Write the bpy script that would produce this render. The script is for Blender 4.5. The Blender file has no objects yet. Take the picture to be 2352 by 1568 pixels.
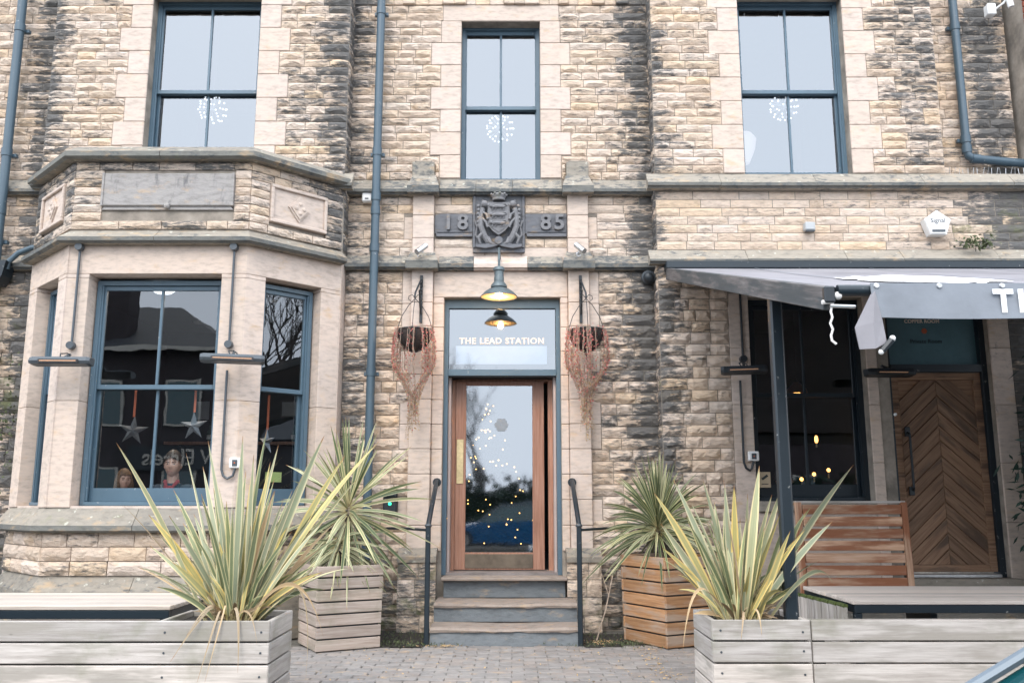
import bpy, bmesh, math, random
from mathutils import Vector, Matrix, noise as mn
R = math.radians
random.seed(7)
scene = bpy.context.scene
COL = scene.collection

# ------------------------------------------------------------------ camera, sky, sun, exposure
CAM = Vector((0.0, -9.5, 1.30)); PITCH = R(10.25); FPX = 2040.0      # focal length in units of a 2352 px wide frame
cam_d = bpy.data.cameras.new('camera'); cam = bpy.data.objects.new('camera', cam_d); COL.objects.link(cam)
cam.location = CAM; cam.rotation_euler = (R(90) + PITCH, 0, 0)
cam_d.sensor_width = 36.0; cam_d.lens = 36.0 * FPX / 2352.0; cam_d.clip_end = 2000; cam_d.clip_start = 0.05
cam_d.dof.use_dof = True; cam_d.dof.focus_distance = 7.2; cam_d.dof.aperture_fstop = 5.0
scene.camera = cam
scene.render.engine = 'CYCLES'
scene.view_settings.view_transform = 'Standard'; scene.view_settings.look = 'None'
scene.view_settings.gamma = 1.0; scene.view_settings.use_curve_mapping = False
scene.view_settings.exposure = 0.82
w = bpy.data.worlds.new('World'); scene.world = w; w.use_nodes = True
wn = w.node_tree; bg = wn.nodes['Background']
sky = wn.nodes.new('ShaderNodeTexSky'); sky.sky_type = 'NISHITA'; sky.sun_disc = False
SUN_EL, SUN_ROT = R(44), R(194)
sky.sun_elevation = SUN_EL; sky.sun_rotation = SUN_ROT; sky.air_density = 1.0; sky.dust_density = 4.0; sky.ozone_density = 1.0
ov = wn.nodes.new('ShaderNodeMixRGB'); ov.inputs[0].default_value = 0.8       # thin overcast veils the blue
ov.inputs[2].default_value = (11.9, 12.9, 14.4, 1)
cl = wn.nodes.new('ShaderNodeTexNoise'); cl.inputs['Scale'].default_value = 2.2; cl.inputs['Detail'].default_value = 4
clr = wn.nodes.new('ShaderNodeMapRange'); clr.inputs[3].default_value = 0.93; clr.inputs[4].default_value = 0.99
wn.links.new(cl.outputs['Fac'], clr.inputs[0]); wn.links.new(clr.outputs[0], ov.inputs[0])
wn.links.new(sky.outputs[0], ov.inputs[1]); wn.links.new(ov.outputs[0], bg.inputs['Color'])
bg.inputs['Strength'].default_value = 0.13
sun_d = bpy.data.lights.new('sun', 'SUN'); sun = bpy.data.objects.new('sun', sun_d); COL.objects.link(sun)
sun_d.energy = 1.05; sun_d.angle = R(25); sun_d.color = (1.0, 0.91, 0.80)
_d = Vector((math.sin(SUN_ROT) * math.cos(SUN_EL), math.cos(SUN_ROT) * math.cos(SUN_EL), math.sin(SUN_EL)))
sun.rotation_euler = _d.to_track_quat('Z', 'Y').to_euler(); sun.location = (0, 0, 20)

# ------------------------------------------------------------------ survey: sight line through a point of the photo, met with a real plane
def sight(x, y):
    a = (x - 1176) / FPX; b = (784 - y) / FPX
    return Vector((a, math.cos(PITCH) - b * math.sin(PITCH), math.sin(PITCH) + b * math.cos(PITCH)))
def at(x, y, Y):
    d = sight(x, y); return CAM + d * ((Y - CAM.y) / d.y)
def hit(x, y, p, n):
    d = sight(x, y); return CAM + d * ((Vector(p) - CAM).dot(n) / d.dot(n))
def seen(P):
    d = P - CAM; F = d.y * math.cos(PITCH) + d.z * math.sin(PITCH)
    if F < 0.1: return (9e9, 9e9)
    u = -d.y * math.sin(PITCH) + d.z * math.cos(PITCH)
    return (1176 + FPX * d.x / F, 784 - FPX * u / F)

# ------------------------------------------------------------------ materials
def new_mat(name):
    m = bpy.data.materials.new(name); m.use_nodes = True
    nt = m.node_tree; b = nt.nodes['Principled BSDF']; return m, nt, b
def nd(nt, t, **k):
    n = nt.nodes.new(t)
    for a, v in k.items(): setattr(n, a, v)
    return n
def lk(nt, a, b): nt.links.new(a, b)
def mapping(nt, src, scale, rnd=False):
    mp = nd(nt, 'ShaderNodeMapping'); mp.inputs['Scale'].default_value = scale; lk(nt, src, mp.inputs['Vector'])
    if rnd:
        oi = nd(nt, 'ShaderNodeObjectInfo'); mu = nd(nt, 'ShaderNodeMath', operation='MULTIPLY'); mu.inputs[1].default_value = 37.0
        lk(nt, oi.outputs['Random'], mu.inputs[0]); lk(nt, mu.outputs[0], mp.inputs['Location'])
    return mp.outputs[0]
def noise(nt, vec, scale, detail=5, rough=0.6):
    n = nd(nt, 'ShaderNodeTexNoise'); n.inputs['Scale'].default_value = scale; n.inputs['Detail'].default_value = detail
    n.inputs['Roughness'].default_value = rough; lk(nt, vec, n.inputs['Vector']); return n.outputs['Fac']
def ramp(nt, fac, stops):
    r = nd(nt, 'ShaderNodeValToRGB'); e = r.color_ramp.elements
    while len(e) < len(stops): e.new(0.5)
    for i, (p, c) in enumerate(stops): e[i].position = p; e[i].color = (*c, 1) if len(c) == 3 else c
    lk(nt, fac, r.inputs[0]); return r.outputs[0]
def mixc(nt, f, a, b, mode='MIX'):
    m = nd(nt, 'ShaderNodeMixRGB', blend_type=mode)
    for i, v in ((0, f), (1, a), (2, b)):
        if isinstance(v, (int, float)): m.inputs[i].default_value = v
        elif isinstance(v, tuple): m.inputs[i].default_value = (*v, 1)
        else: lk(nt, v, m.inputs[i])
    return m.outputs[0]
def math_(nt, op, a, b=0.0, clamp=False):
    m = nd(nt, 'ShaderNodeMath', operation=op); m.use_clamp = clamp
    for i, v in ((0, a), (1, b)):
        if isinstance(v, (int, float)): m.inputs[i].default_value = v
        else: lk(nt, v, m.inputs[i])
    return m.outputs[0]
def sstep(nt, v, lo, hi):
    m = nd(nt, 'ShaderNodeMapRange', interpolation_type='SMOOTHSTEP'); lk(nt, v, m.inputs[0])
    m.inputs[1].default_value = lo; m.inputs[2].default_value = hi; return m.outputs[0]
def bump(nt, b, h, strength, dist):
    n = nd(nt, 'ShaderNodeBump'); n.inputs['Strength'].default_value = strength; n.inputs['Distance'].default_value = dist
    lk(nt, h, n.inputs['Height']); lk(nt, n.outputs[0], b.inputs['Normal'])
def wpos(nt): return nd(nt, 'ShaderNodeNewGeometry').outputs['Position']
def opos(nt): return nd(nt, 'ShaderNodeTexCoord').outputs['Object']
def prop(nt, name):
    a = nd(nt, 'ShaderNodeAttribute', attribute_type='OBJECT', attribute_name=name)
    g = nd(nt, 'ShaderNodeAttribute', attribute_type='GEOMETRY', attribute_name=name)
    return math_(nt, 'ADD', a.outputs['Fac'], g.outputs['Fac'])

def plain(name, col, rough=0.6, metal=0.0, var=0.12, sc=6.0, bmp=0.0, spec=0.5, coat=0.0):
    m, nt, b = new_mat(name); p = wpos(nt)
    n = noise(nt, p, sc, 5); c = mixc(nt, 1.0, col, ramp(nt, n, [(0.3, (1 - var,) * 3), (0.7, (1 + var * .4,) * 3)]), 'MULTIPLY')
    lk(nt, c, b.inputs['Base Color']); b.inputs['Roughness'].default_value = rough; b.inputs['Metallic'].default_value = metal
    b.inputs['Specular IOR Level'].default_value = spec; b.inputs['Coat Weight'].default_value = coat
    if bmp: bump(nt, b, noise(nt, p, sc * 12, 4), bmp, 0.004)
    return m
def glow(name, col, s):
    m, nt, b = new_mat(name); b.inputs['Base Color'].default_value = (*col, 1)
    b.inputs['Emission Color'].default_value = (*col, 1); b.inputs['Emission Strength'].default_value = s; return m

def stone_mat(name, cols, soot_gain, bumpy, moss_col=(0.15, 0.16, 0.075), sootcol=(0.078, 0.090, 0.098), base_soot=0.0, streak=4.5, rough=0.9, patches=()):
    m, nt, b = new_mat(name); p = wpos(nt)
    tone = prop(nt, 'tone'); soot = math_(nt, 'MINIMUM', prop(nt, 'soot'), .80); moss = prop(nt, 'moss')
    tone = math_(nt, 'FRACT', tone)
    n = len(cols)
    c = ramp(nt, tone, [((i + .5) / n, cc) for i, cc in enumerate(cols)])
    g1 = noise(nt, mapping(nt, p, (1, 1, 3)), 9, 6, .65)
    c = mixc(nt, 1.0, c, ramp(nt, g1, [(0.25, (.70, .69, .67)), (0.5, (1, 1, 1)), (0.75, (1.14, 1.12, 1.08))]), 'MULTIPLY')
    ocr = sstep(nt, noise(nt, mapping(nt, p, (1, 1, 2)), 5, 3), .56, .75)
    c = mixc(nt, math_(nt, 'MULTIPLY', ocr, .4), c, (.56, .37, .19))
    s1 = noise(nt, mapping(nt, p, (1, 1, streak)), 8.5, 7, .70)
    s1 = math_(nt, 'ADD', math_(nt, 'MULTIPLY', s1, 1.5), -.25)
    s2 = noise(nt, p, 1.3, 3)
    sv = math_(nt, 'ADD', math_(nt, 'MULTIPLY', math_(nt, 'ADD', soot, base_soot), soot_gain), math_(nt, 'ADD', s1, math_(nt, 'MULTIPLY', s2, .35)))
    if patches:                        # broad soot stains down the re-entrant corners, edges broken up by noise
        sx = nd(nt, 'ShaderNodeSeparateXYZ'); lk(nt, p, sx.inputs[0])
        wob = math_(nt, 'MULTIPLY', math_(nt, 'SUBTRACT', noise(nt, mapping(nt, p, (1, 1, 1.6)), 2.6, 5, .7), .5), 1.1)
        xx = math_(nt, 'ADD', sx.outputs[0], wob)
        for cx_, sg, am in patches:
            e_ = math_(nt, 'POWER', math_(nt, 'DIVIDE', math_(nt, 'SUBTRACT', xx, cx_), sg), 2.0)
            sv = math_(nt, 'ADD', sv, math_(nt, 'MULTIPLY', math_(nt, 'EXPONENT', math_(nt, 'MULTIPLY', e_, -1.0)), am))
    sm = sstep(nt, sv, .82, 1.12)
    c = mixc(nt, math_(nt, 'MULTIPLY', sm, .88), c, sootcol)
    mm = sstep(nt, math_(nt, 'ADD', moss, noise(nt, p, 7, 5)), .95, 1.25)
    c = mixc(nt, math_(nt, 'MULTIPLY', mm, .8), c, moss_col)
    lk(nt, c, b.inputs['Base Color']); b.inputs['Roughness'].default_value = rough; b.inputs['Specular IOR Level'].default_value = .25
    h = noise(nt, mapping(nt, p, (1, 1, 1.8)), 22, 8, .7)
    bump(nt, b, h, bumpy, .03)
    return m
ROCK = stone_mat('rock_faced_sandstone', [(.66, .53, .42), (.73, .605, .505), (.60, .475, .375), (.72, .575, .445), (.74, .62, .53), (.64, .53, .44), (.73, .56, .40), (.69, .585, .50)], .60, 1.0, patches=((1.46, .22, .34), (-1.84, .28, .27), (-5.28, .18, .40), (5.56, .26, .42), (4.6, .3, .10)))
DRESS = stone_mat('dressed_sandstone', [(.555, .465, .405), (.59, .495, .435), (.53, .44, .375), (.57, .47, .40)], .5, .10, base_soot=-.3, streak=.6, rough=.85)
WEATH = stone_mat('weathered_stone', [(.27, .24, .20), (.32, .29, .245), (.23, .21, .18)], .45, .25, base_soot=.12, streak=2.0, moss_col=(.18, .20, .07))
CARVE = stone_mat('carved_sooty_stone', [(.155, .16, .175), (.20, .20, .21)], .4, .3, base_soot=-.05, streak=.5)
PLAQM = stone_mat('grey_streaked_plaque_stone', [(.33, .315, .305), (.37, .35, .335)], .4, .3, base_soot=.08, streak=.35, sootcol=(.13, .13, .135))
def lichen(m):
    nt = m.node_tree; b = nt.nodes['Principled BSDF']; old = b.inputs['Base Color'].links[0].from_socket; p = wpos(nt)
    v = sstep(nt, noise(nt, p, 14, 3, .5), .64, .70)
    c = mixc(nt, math_(nt, 'MULTIPLY', v, .55), old, (.55, .55, .47)); lk(nt, c, b.inputs['Base Color'])
lichen(WEATH)
WEATHD = stone_mat('dark_course_edge', [(.15, .15, .14), (.18, .18, .165)], .5, .3, base_soot=.12, streak=1.5)  # darker stone for the front edges and drips of the courses
MORTAR = plain('mortar', (.32, .28, .235), .95, var=.5, sc=5, bmp=.4)
STEPBLUE = stone_mat('blue_grey_step_stone', [(.165, .185, .20), (.20, .22, .235)], .5, .35, base_soot=.05, streak=.6)
STEPTOP = stone_mat('worn_tread_stone', [(.30, .25, .215), (.27, .225, .19)], .5, .35, base_soot=-.02, streak=2)

def paint(name, col, rough=.38, chip=True):
    m, nt, b = new_mat(name); p = wpos(nt)
    n = noise(nt, p, 3, 5); c = mixc(nt, 1.0, col, ramp(nt, n, [(.3, (.86, .88, .9)), (.7, (1.08, 1.07, 1.05))]), 'MULTIPLY')
    if chip: c = mixc(nt, math_(nt, 'MULTIPLY', sstep(nt, noise(nt, p, 26, 5), .66, .72), .5), c, (.45, .45, .43))
    lk(nt, c, b.inputs['Base Color']); b.inputs['Roughness'].default_value = rough; bump(nt, b, noise(nt, p, 60, 3), .12, .003); return m
BLUE = paint('blue_grey_window_paint', (.085, .140, .185))
NAVY = paint('dark_navy_paint', (.011, .020, .028))
PIPEB = paint('slate_blue_pipe_paint', (.060, .098, .128), .4)
BLACKM = paint('black_metal', (.018, .024, .030), .45, False)
GREYM = plain('grey_heater_metal', (.075, .088, .10), .42, .3)
WHITEM = plain('white_plastic', (.74, .74, .73), .45, var=.08)
SILVER = plain('brushed_steel', (.62, .62, .62), .32, .85, var=.2, sc=20)
BRASS = plain('worn_brass', (.62, .49, .27), .38, .8, var=.3, sc=18)
BRONZE = plain('dull_bronze_plate', (.17, .135, .10), .45, .5, var=.3, sc=9)
LAMPM = plain('verdigris_lamp_metal', (.115, .145, .155), .45, .3, var=.35, sc=25)

def wood(name, c1, c2, c3, stain=None, stain_at=.6, rough=.75, green=0.0, up=False):
    m, nt, b = new_mat(name); o = opos(nt)
    q = (lambda a, b_: (b_, b_, a)) if up else (lambda a, b_: (a, b_, b_))
    v = mapping(nt, o, q(1.2, 22), True)
    g = noise(nt, v, 2.2, 8, .65); v2 = mapping(nt, o, q(.9, 5), True); g2 = noise(nt, v2, 1.6, 4)
    c = ramp(nt, g, [(.28, c1), (.5, c2), (.72, c3)])
    oi = nd(nt, 'ShaderNodeObjectInfo')
    c = mixc(nt, 1.0, c, ramp(nt, oi.outputs['Random'], [(0, (.80, .80, .80)), (.5, (1, 1, 1)), (1, (1.16, 1.13, 1.09))]), 'MULTIPLY')
    if stain:
        st = sstep(nt, g2, stain_at - .10, stain_at + .06); c = mixc(nt, math_(nt, 'MULTIPLY', st, .85), c, stain)
    kn = nd(nt, 'ShaderNodeTexVoronoi'); kn.inputs['Scale'].default_value = 1.0; lk(nt, mapping(nt, o, (4.0, 11, 11), True), kn.inputs['Vector'])
    k = sstep(nt, math_(nt, 'ADD', kn.outputs['Distance'], math_(nt, 'MULTIPLY', g, .10)), .13, .04); c = mixc(nt, math_(nt, 'MULTIPLY', k, .6), c, tuple(x * .4 for x in c1))
    if green:
        gm = sstep(nt, noise(nt, wpos(nt), 3, 5), .5, .75); c = mixc(nt, math_(nt, 'MULTIPLY', gm, green), c, (.17, .18, .11))
    lk(nt, c, b.inputs['Base Color']); b.inputs['Roughness'].default_value = rough; b.inputs['Specular IOR Level'].default_value = .3
    bump(nt, b, g, .35, .006); return m
WGREY = wood('weathered_silver_decking', (.30, .27, .245), (.46, .425, .395), (.58, .545, .51), (.31, .285, .25), .56, green=.45)
WTALL = wood('weathered_pinkish_planter_wood', (.26, .205, .165), (.40, .33, .285), (.50, .43, .38), (.31, .27, .22), .6, green=.5)
WORANGE = wood('orange_stained_planter_wood', (.24, .125, .062), (.40, .215, .105), (.50, .31, .18), (.38, .30, .24), .55, green=.15)
WBENCH = wood('patchy_varnished_bench_wood', (.36, .20, .12), (.52, .33, .22), (.62, .44, .33), (.23, .075, .03), .52)
WTABLE = wood('pale_table_slats', (.50, .43, .375), (.62, .545, .485), (.72, .645, .58))  # colour lightened to offset the awning's shade on the right table
WTABLE2 = wood('sun_offset_table_slats', (.33, .285, .25), (.42, .37, .325), (.49, .44, .39))  # same slats, colour darkened to offset full sun on the left table
WDOOR = wood('red_brown_hardwood', (.23, .115, .075), (.36, .19, .13), (.45, .26, .19), rough=.42, up=True)
WCHEV = wood('aged_chevron_oak', (.125, .072, .045), (.24, .145, .092), (.34, .22, .15), (.09, .062, .046), .6)
WRAIL = wood('sooty_awning_rail_timber', (.07, .07, .07), (.14, .13, .128), (.22, .205, .20), (.06, .07, .075), .5)

def glass(name, fac, tint, rough=0.0):
    m, nt, b = new_mat(name); nt.nodes.remove(b); out = nt.nodes['Material Output']
    t = nd(nt, 'ShaderNodeBsdfTransparent'); t.inputs[0].default_value = (*tint, 1)
    g = nd(nt, 'ShaderNodeBsdfGlossy'); g.inputs['Roughness'].default_value = rough; g.inputs[0].default_value = (.92, .96, 1, 1)
    lw = nd(nt, 'ShaderNodeFresnel'); lw.inputs[0].default_value = 1.5
    geo = wpos(nt); bp = nd(nt, 'ShaderNodeBump'); bp.inputs['Strength'].default_value = .035; bp.inputs['Distance'].default_value = .02
    lk(nt, noise(nt, geo, 2.2, 2), bp.inputs['Height']); lk(nt, bp.outputs[0], g.inputs['Normal'])
    f = math_(nt, 'ADD', lw.outputs[0], fac, True)
    mx = nd(nt, 'ShaderNodeMixShader'); lk(nt, f, mx.inputs[0]); lk(nt, t.outputs[0], mx.inputs[1]); lk(nt, g.outputs[0], mx.inputs[2])
    lk(nt, mx.outputs[0], out.inputs[0]); return m
GL_UP = glass('upper_window_glass', .21, (.75, .80, .84))
GL_LOW = glass('bay_window_glass', .085, (.90, .94, .95))
GL_DOOR = glass('door_glass', .20, (.70, .76, .80), .035)
GL_FROST = plain('frosted_film', (.58, .62, .68), .35)

FABRIC = plain('grey_awning_fabric', (.285, .275, .295), .85, var=.28, sc=1.6, bmp=.25)
_nt = FABRIC.node_tree; _tr = nd(_nt, 'ShaderNodeBsdfTranslucent'); _tr.inputs[0].default_value = (.40, .38, .38, 1); _mx = nd(_nt, 'ShaderNodeMixShader'); _mx.inputs[0].default_value = .12
lk(_nt, _nt.nodes['Principled BSDF'].outputs[0], _mx.inputs[1]); lk(_nt, _tr.outputs[0], _mx.inputs[2]); lk(_nt, _mx.outputs[0], _nt.nodes['Material Output'].inputs[0])
VALANCE = plain('blue_grey_valance_fabric', (.215, .235, .265), .85, var=.25, sc=2.2, bmp=.3)
WHITEPRINT = plain('white_print', (.86, .86, .86), .6, var=.04)
GOLDPRINT = plain('cream_gold_print', (.86, .72, .62), .5, var=.03)
ROPE = plain('white_rope', (.78, .75, .72), .8)
SOIL = plain('dark_soil', (.035, .03, .026), .95, var=.5, sc=30, bmp=.8)
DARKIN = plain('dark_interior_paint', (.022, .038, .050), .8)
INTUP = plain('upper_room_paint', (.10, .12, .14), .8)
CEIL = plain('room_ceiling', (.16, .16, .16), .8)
RIBBON = plain('orange_ribbon', (.42, .10, .04), .6)
STARM = plain('galvanised_star', (.20, .22, .245), .38, .5, var=.25, sc=30)
SKIN = plain('skin', (.56, .34, .26), .55, var=.08, sc=20)
HAIRD = plain('dark_brown_hair', (.035, .024, .018), .6, var=.5, sc=60)
HAIRL = plain('light_brown_hair', (.17, .095, .05), .6, var=.5, sc=60)
CLOTHB = plain('navy_jacket', (.02, .045, .075), .85)
CLOTHR = plain('red_check_shirt', (.36, .045, .06), .85, var=.6, sc=70)
CLOTHD = plain('dark_top', (.03, .035, .04), .85)
LIP = plain('lips', (.40, .16, .14), .5); EYEM = plain('eye', (.03, .025, .02), .2)
WARM = glow('warm_bulb', (1.0, .55, .22), 45.0); WARMDIM = glow('dim_amber_bulb', (1.0, .46, .12), 3.0)
FAIRY = glow('fairy_light', (1.0, .50, .13), 4.5); WHITEG = glow('cool_white_lamp', (.95, .97, 1.0), .95)
GREENG = glow('green_indicator', (.03, .8, .35), 1.6)
HEATC = glow('heater_element', (.6, .34, .2), .08)
ENAMEL = plain('cream_enamel_reflector', (.72, .55, .32), .3)
WICKER = plain('dark_coir', (.055, .04, .035), .95, var=.6, sc=50, bmp=1)
STEM = plain('pale_dry_stems', (.46, .365, .285), .9, var=.4, sc=30)
BERRY = plain('dusty_red_leaves', (.62, .18, .16), .8, var=.5, sc=40)
DRYLEAF = plain('golden_dry_leaves', (.55, .38, .20), .9, var=.5, sc=40)
BRICKR = stone_mat('red_brick', [(.24, .07, .045), (.30, .09, .055), (.20, .065, .045)], .5, .3, base_soot=-.2)
ASPH = plain('asphalt', (.055, .055, .057), .9, var=.3, sc=20, bmp=.5)
PAVER = stone_mat('grey_block_paver', [(.255, .24, .23), (.29, .27, .255), (.23, .215, .205), (.275, .245, .225)], .4, .25, base_soot=-.35, streak=1)
GRIT = plain('sandy_joint_grit', (.155, .145, .125), .95, var=.45, sc=12, bmp=.5)
CARP = plain('teal_car_paint', (.012, .075, .085), .25, .2, coat=1.0)
TRIMM = plain('satin_grey_trim', (.13, .16, .19), .4, .4)
CARBLUE = plain('blue_car_paint', (.015, .11, .26), .25, .1, coat=1.0)
CARGLASS = plain('car_glass', (.006, .055, .062), .03, 0, spec=.9); RUBBER = plain('rubber', (.02, .02, .02), .8)
ROOFM = plain('slate_roof', (.045, .048, .055), .7, var=.4, sc=8); CREAMP = plain('cream_paint', (.55, .52, .46), .7)
BARK = plain('tree_bark', (.06, .05, .045), .9, var=.4, sc=12, bmp=.6); FIR = plain('fir_needles', (.012, .03, .018), .9, var=.5, sc=20)
IVY = plain('dark_bamboo_leaf', (.020, .055, .038), .6, var=.5, sc=9); WEED = plain('weed_leaf', (.09, .11, .05), .8, var=.4, sc=20)
MOSSM = plain('moss', (.09, .12, .03), .95, var=.6, sc=30)

def leaf_mat(name, core, core2, margin, mw=.2, tipcol=(.30, .14, .05)):
    m, nt, b = new_mat(name); uv = nd(nt, 'ShaderNodeUVMap'); sp = nd(nt, 'ShaderNodeSeparateXYZ'); lk(nt, uv.outputs[0], sp.inputs[0])
    u = math_(nt, 'ABSOLUTE', math_(nt, 'SUBTRACT', sp.outputs[0], .5))          # 0 mid, .5 edge
    stripe = noise(nt, mapping(nt, uv.outputs[0], (26, .6, 1), True), 1.0, 3)
    c = mixc(nt, sstep(nt, stripe, .38, .62), core, core2)
    c = mixc(nt, sstep(nt, u, .5 - mw - .04, .5 - mw + .03), c, margin)
    oi = nd(nt, 'ShaderNodeObjectInfo')
    c = mixc(nt, 1.0, c, ramp(nt, oi.outputs['Random'], [(0, (.72, .76, .74)), (.6, (1, 1, 1)), (1, (1.12, 1.08, .92))]), 'MULTIPLY')
    v = math_(nt, 'ADD', sp.outputs[1], math_(nt, 'MULTIPLY', noise(nt, mapping(nt, uv.outputs[0], (5, 9, 1), True), 1.0, 3), .12))
    c = mixc(nt, sstep(nt, v, 1.0, 1.05), c, tipcol)
    c = mixc(nt, math_(nt, 'MULTIPLY', sstep(nt, v, .22, .08), .6), c, (.42, .33, .17))
    lk(nt, c, b.inputs['Base Color']); b.inputs['Roughness'].default_value = .45
    b.inputs['Specular IOR Level'].default_value = .35
    bump(nt, b, stripe, .25, .002); return m
L_GREEN = leaf_mat('variegated_flax_leaf', (.14, .18, .09), (.26, .28, .155), (.60, .53, .29), .16)
L_PALE = leaf_mat('pale_flax_leaf', (.29, .325, .215), (.40, .41, .275), (.66, .58, .37), .17)
L_YELL = leaf_mat('yellowing_flax_leaf', (.36, .34, .15), (.47, .41, .19), (.68, .52, .20), .22)
L_DEAD = leaf_mat('dead_flax_leaf', (.48, .36, .24), (.36, .25, .15), (.55, .43, .30), .1)
L_CORD = leaf_mat('cordyline_leaf', (.20, .24, .13), (.36, .37, .22), (.62, .56, .36), .2)
L_CORD2 = leaf_mat('dark_cordyline_leaf', (.055, .085, .045), (.13, .16, .08), (.42, .40, .22), .14)

# ------------------------------------------------------------------ mesh and object helpers
WT = {}                                   # world translation of every object built
def tag(o, label=None, cat=None, group=None, kind=None):
    if label: o['label'] = label
    if cat: o['category'] = cat
    if group: o['group'] = group
    if kind: o['kind'] = kind
    return o
def thing(name, loc, label, cat, group=None):
    o = bpy.data.objects.new(name, None); COL.objects.link(o); o.location = loc; o.empty_display_size = .1
    WT[o] = Matrix.Translation(Vector(loc)); return tag(o, label, cat, group)
def place(name, me, mat, parent=None, M=None, kind=None, label=None):
    """mesh given in M's frame (M = world matrix); without M the mesh is in world coordinates"""
    if M is None:
        M = Matrix.Translation(WT[parent].translation) if parent else Matrix.Identity(4)
        if parent: me.transform(Matrix.Translation(-WT[parent].translation))
    o = bpy.data.objects.new(name, me); COL.objects.link(o)
    if mat is not None and not me.materials: me.materials.append(mat)
    if parent: o.parent = parent; o.matrix_basis = WT[parent].inverted() @ M
    else: o.matrix_basis = M
    WT[o] = M.copy(); return tag(o, label, None, None, kind)
class MB:
    def __init__(s, M=None): s.v = []; s.f = []; s.M = M or Matrix.Identity(4); s.uv = None; s.mi = []
    def add(s, vs, fs, mi=0):
        n = len(s.v); M = s.M; s.v += [M @ Vector(v) for v in vs]; s.f += [tuple(i + n for i in f) for f in fs]; s.mi += [mi] * len(fs); return s
    def box(s, x0, x1, y0, y1, z0, z1, c=0.0, mi=0):
        if x1 < x0: x0, x1 = x1, x0
        if c <= 0:
            return s.add([(x0, y0, z0), (x1, y0, z0), (x1, y1, z0), (x0, y1, z0), (x0, y0, z1), (x1, y0, z1), (x1, y1, z1), (x0, y1, z1)],
                  [(0, 3, 2, 1), (4, 5, 6, 7), (0, 1, 5, 4), (1, 2, 6, 5), (2, 3, 7, 6), (3, 0, 4, 7)], mi)
        vs = []                                                       # all-round chamfer
        X = (x0, x0 + c, x1 - c, x1); Y = (y0, y0 + c, y1 - c, y1); Z = (z0, z0 + c, z1 - c, z1); idx = {}
        for i in range(4):
            for j in range(4):
                for k in range(4):
                    e = (i in (0, 3)) + (j in (0, 3)) + (k in (0, 3))
                    if e == 1: idx[(i, j, k)] = len(vs); vs.append((X[i], Y[j], Z[k]))
        fs = []
        q = lambda *a: fs.append(tuple(idx[t] for t in a))
        q((0, 1, 1), (0, 1, 2), (0, 2, 2), (0, 2, 1)); q((3, 1, 1), (3, 2, 1), (3, 2, 2), (3, 1, 2))
        q((1, 0, 1), (2, 0, 1), (2, 0, 2), (1, 0, 2)); q((1, 3, 1), (1, 3, 2), (2, 3, 2), (2, 3, 1))
        q((1, 1, 0), (1, 2, 0), (2, 2, 0), (2, 1, 0)); q((1, 1, 3), (2, 1, 3), (2, 2, 3), (1, 2, 3))
        for a in (0, 3):
            for b_ in (0, 3):
                A = 1 if a == 0 else 2; Bq = 1 if b_ == 0 else 2
                fs.append(tuple(idx[t] for t in ((a, Bq, 1), (a, Bq, 2), (A, b_, 2), (A, b_, 1))))
                fs.append(tuple(idx[t] for t in ((a, 1, Bq), (a, 2, Bq), (A, 2, b_), (A, 1, b_))))
                fs.append(tuple(idx[t] for t in ((1, a, Bq), (2, a, Bq), (2, A, b_), (1, A, b_))))
                for c_ in (0, 3):
                    Cq = 1 if c_ == 0 else 2; fs.append(tuple(idx[t] for t in ((a, Bq, Cq), (A, b_, Cq), (A, Bq, c_))))
        return s.add(vs, fs, mi)
    def prism(s, poly, y0, y1, mi=0):             # poly = [(x,z)] extruded along local y
        n = len(poly); vs = [(x, y0, z) for x, z in poly] + [(x, y1, z) for x, z in poly]
        return s.add(vs, [tuple(range(n)), tuple(range(2 * n - 1, n - 1, -1))] + [(i, i + n, (i + 1) % n + n, (i + 1) % n) for i in range(n)], mi)
    def slab(s, poly, z0, z1, mi=0):              # poly = [(x,y)] extruded along z
        n = len(poly); vs = [(x, y, z0) for x, y in poly] + [(x, y, z1) for x, y in poly]
        return s.add(vs, [tuple(range(n - 1, -1, -1)), tuple(range(n, 2 * n))] + [(i, (i + 1) % n, (i + 1) % n + n, i + n) for i in range(n)], mi)
    def sweep(s, prof, path, mi=0, dark=()):               # prof = [(out, z)], path = [(x,y)] with mitred corners, 'out' to the right of the path
        P = [Vector((a, b)) for a, b in path]; rings = []
        for i, p in enumerate(P):
            ns = []
            if i > 0: d = (p - P[i - 1]).normalized(); ns.append(Vector((d.y, -d.x)))
            if i < len(P) - 1: d = (P[i + 1] - p).normalized(); ns.append(Vector((d.y, -d.x)))
            n = sum(ns, Vector((0, 0))).normalized(); k = 1 / max(.3, n.dot(ns[0])); rings.append([(p.x + n.x * o * k, p.y + n.y * o * k, z) for o, z in prof])
        m = len(prof); vs = [v for r in rings for v in r]; fs = []
        for i in range(len(P) - 1):
            for j in range(m): a = i * m + j; b = i * m + (j + 1) % m; fs.append((a, b, b + m, a + m))
        fs.append(tuple(range(m - 1, -1, -1))); fs.append(tuple(range(len(vs) - m, len(vs)))); s.add(vs, fs, mi); k0 = len(s.mi) - len(fs)
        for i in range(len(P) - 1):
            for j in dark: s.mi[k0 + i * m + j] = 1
        return s
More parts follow.
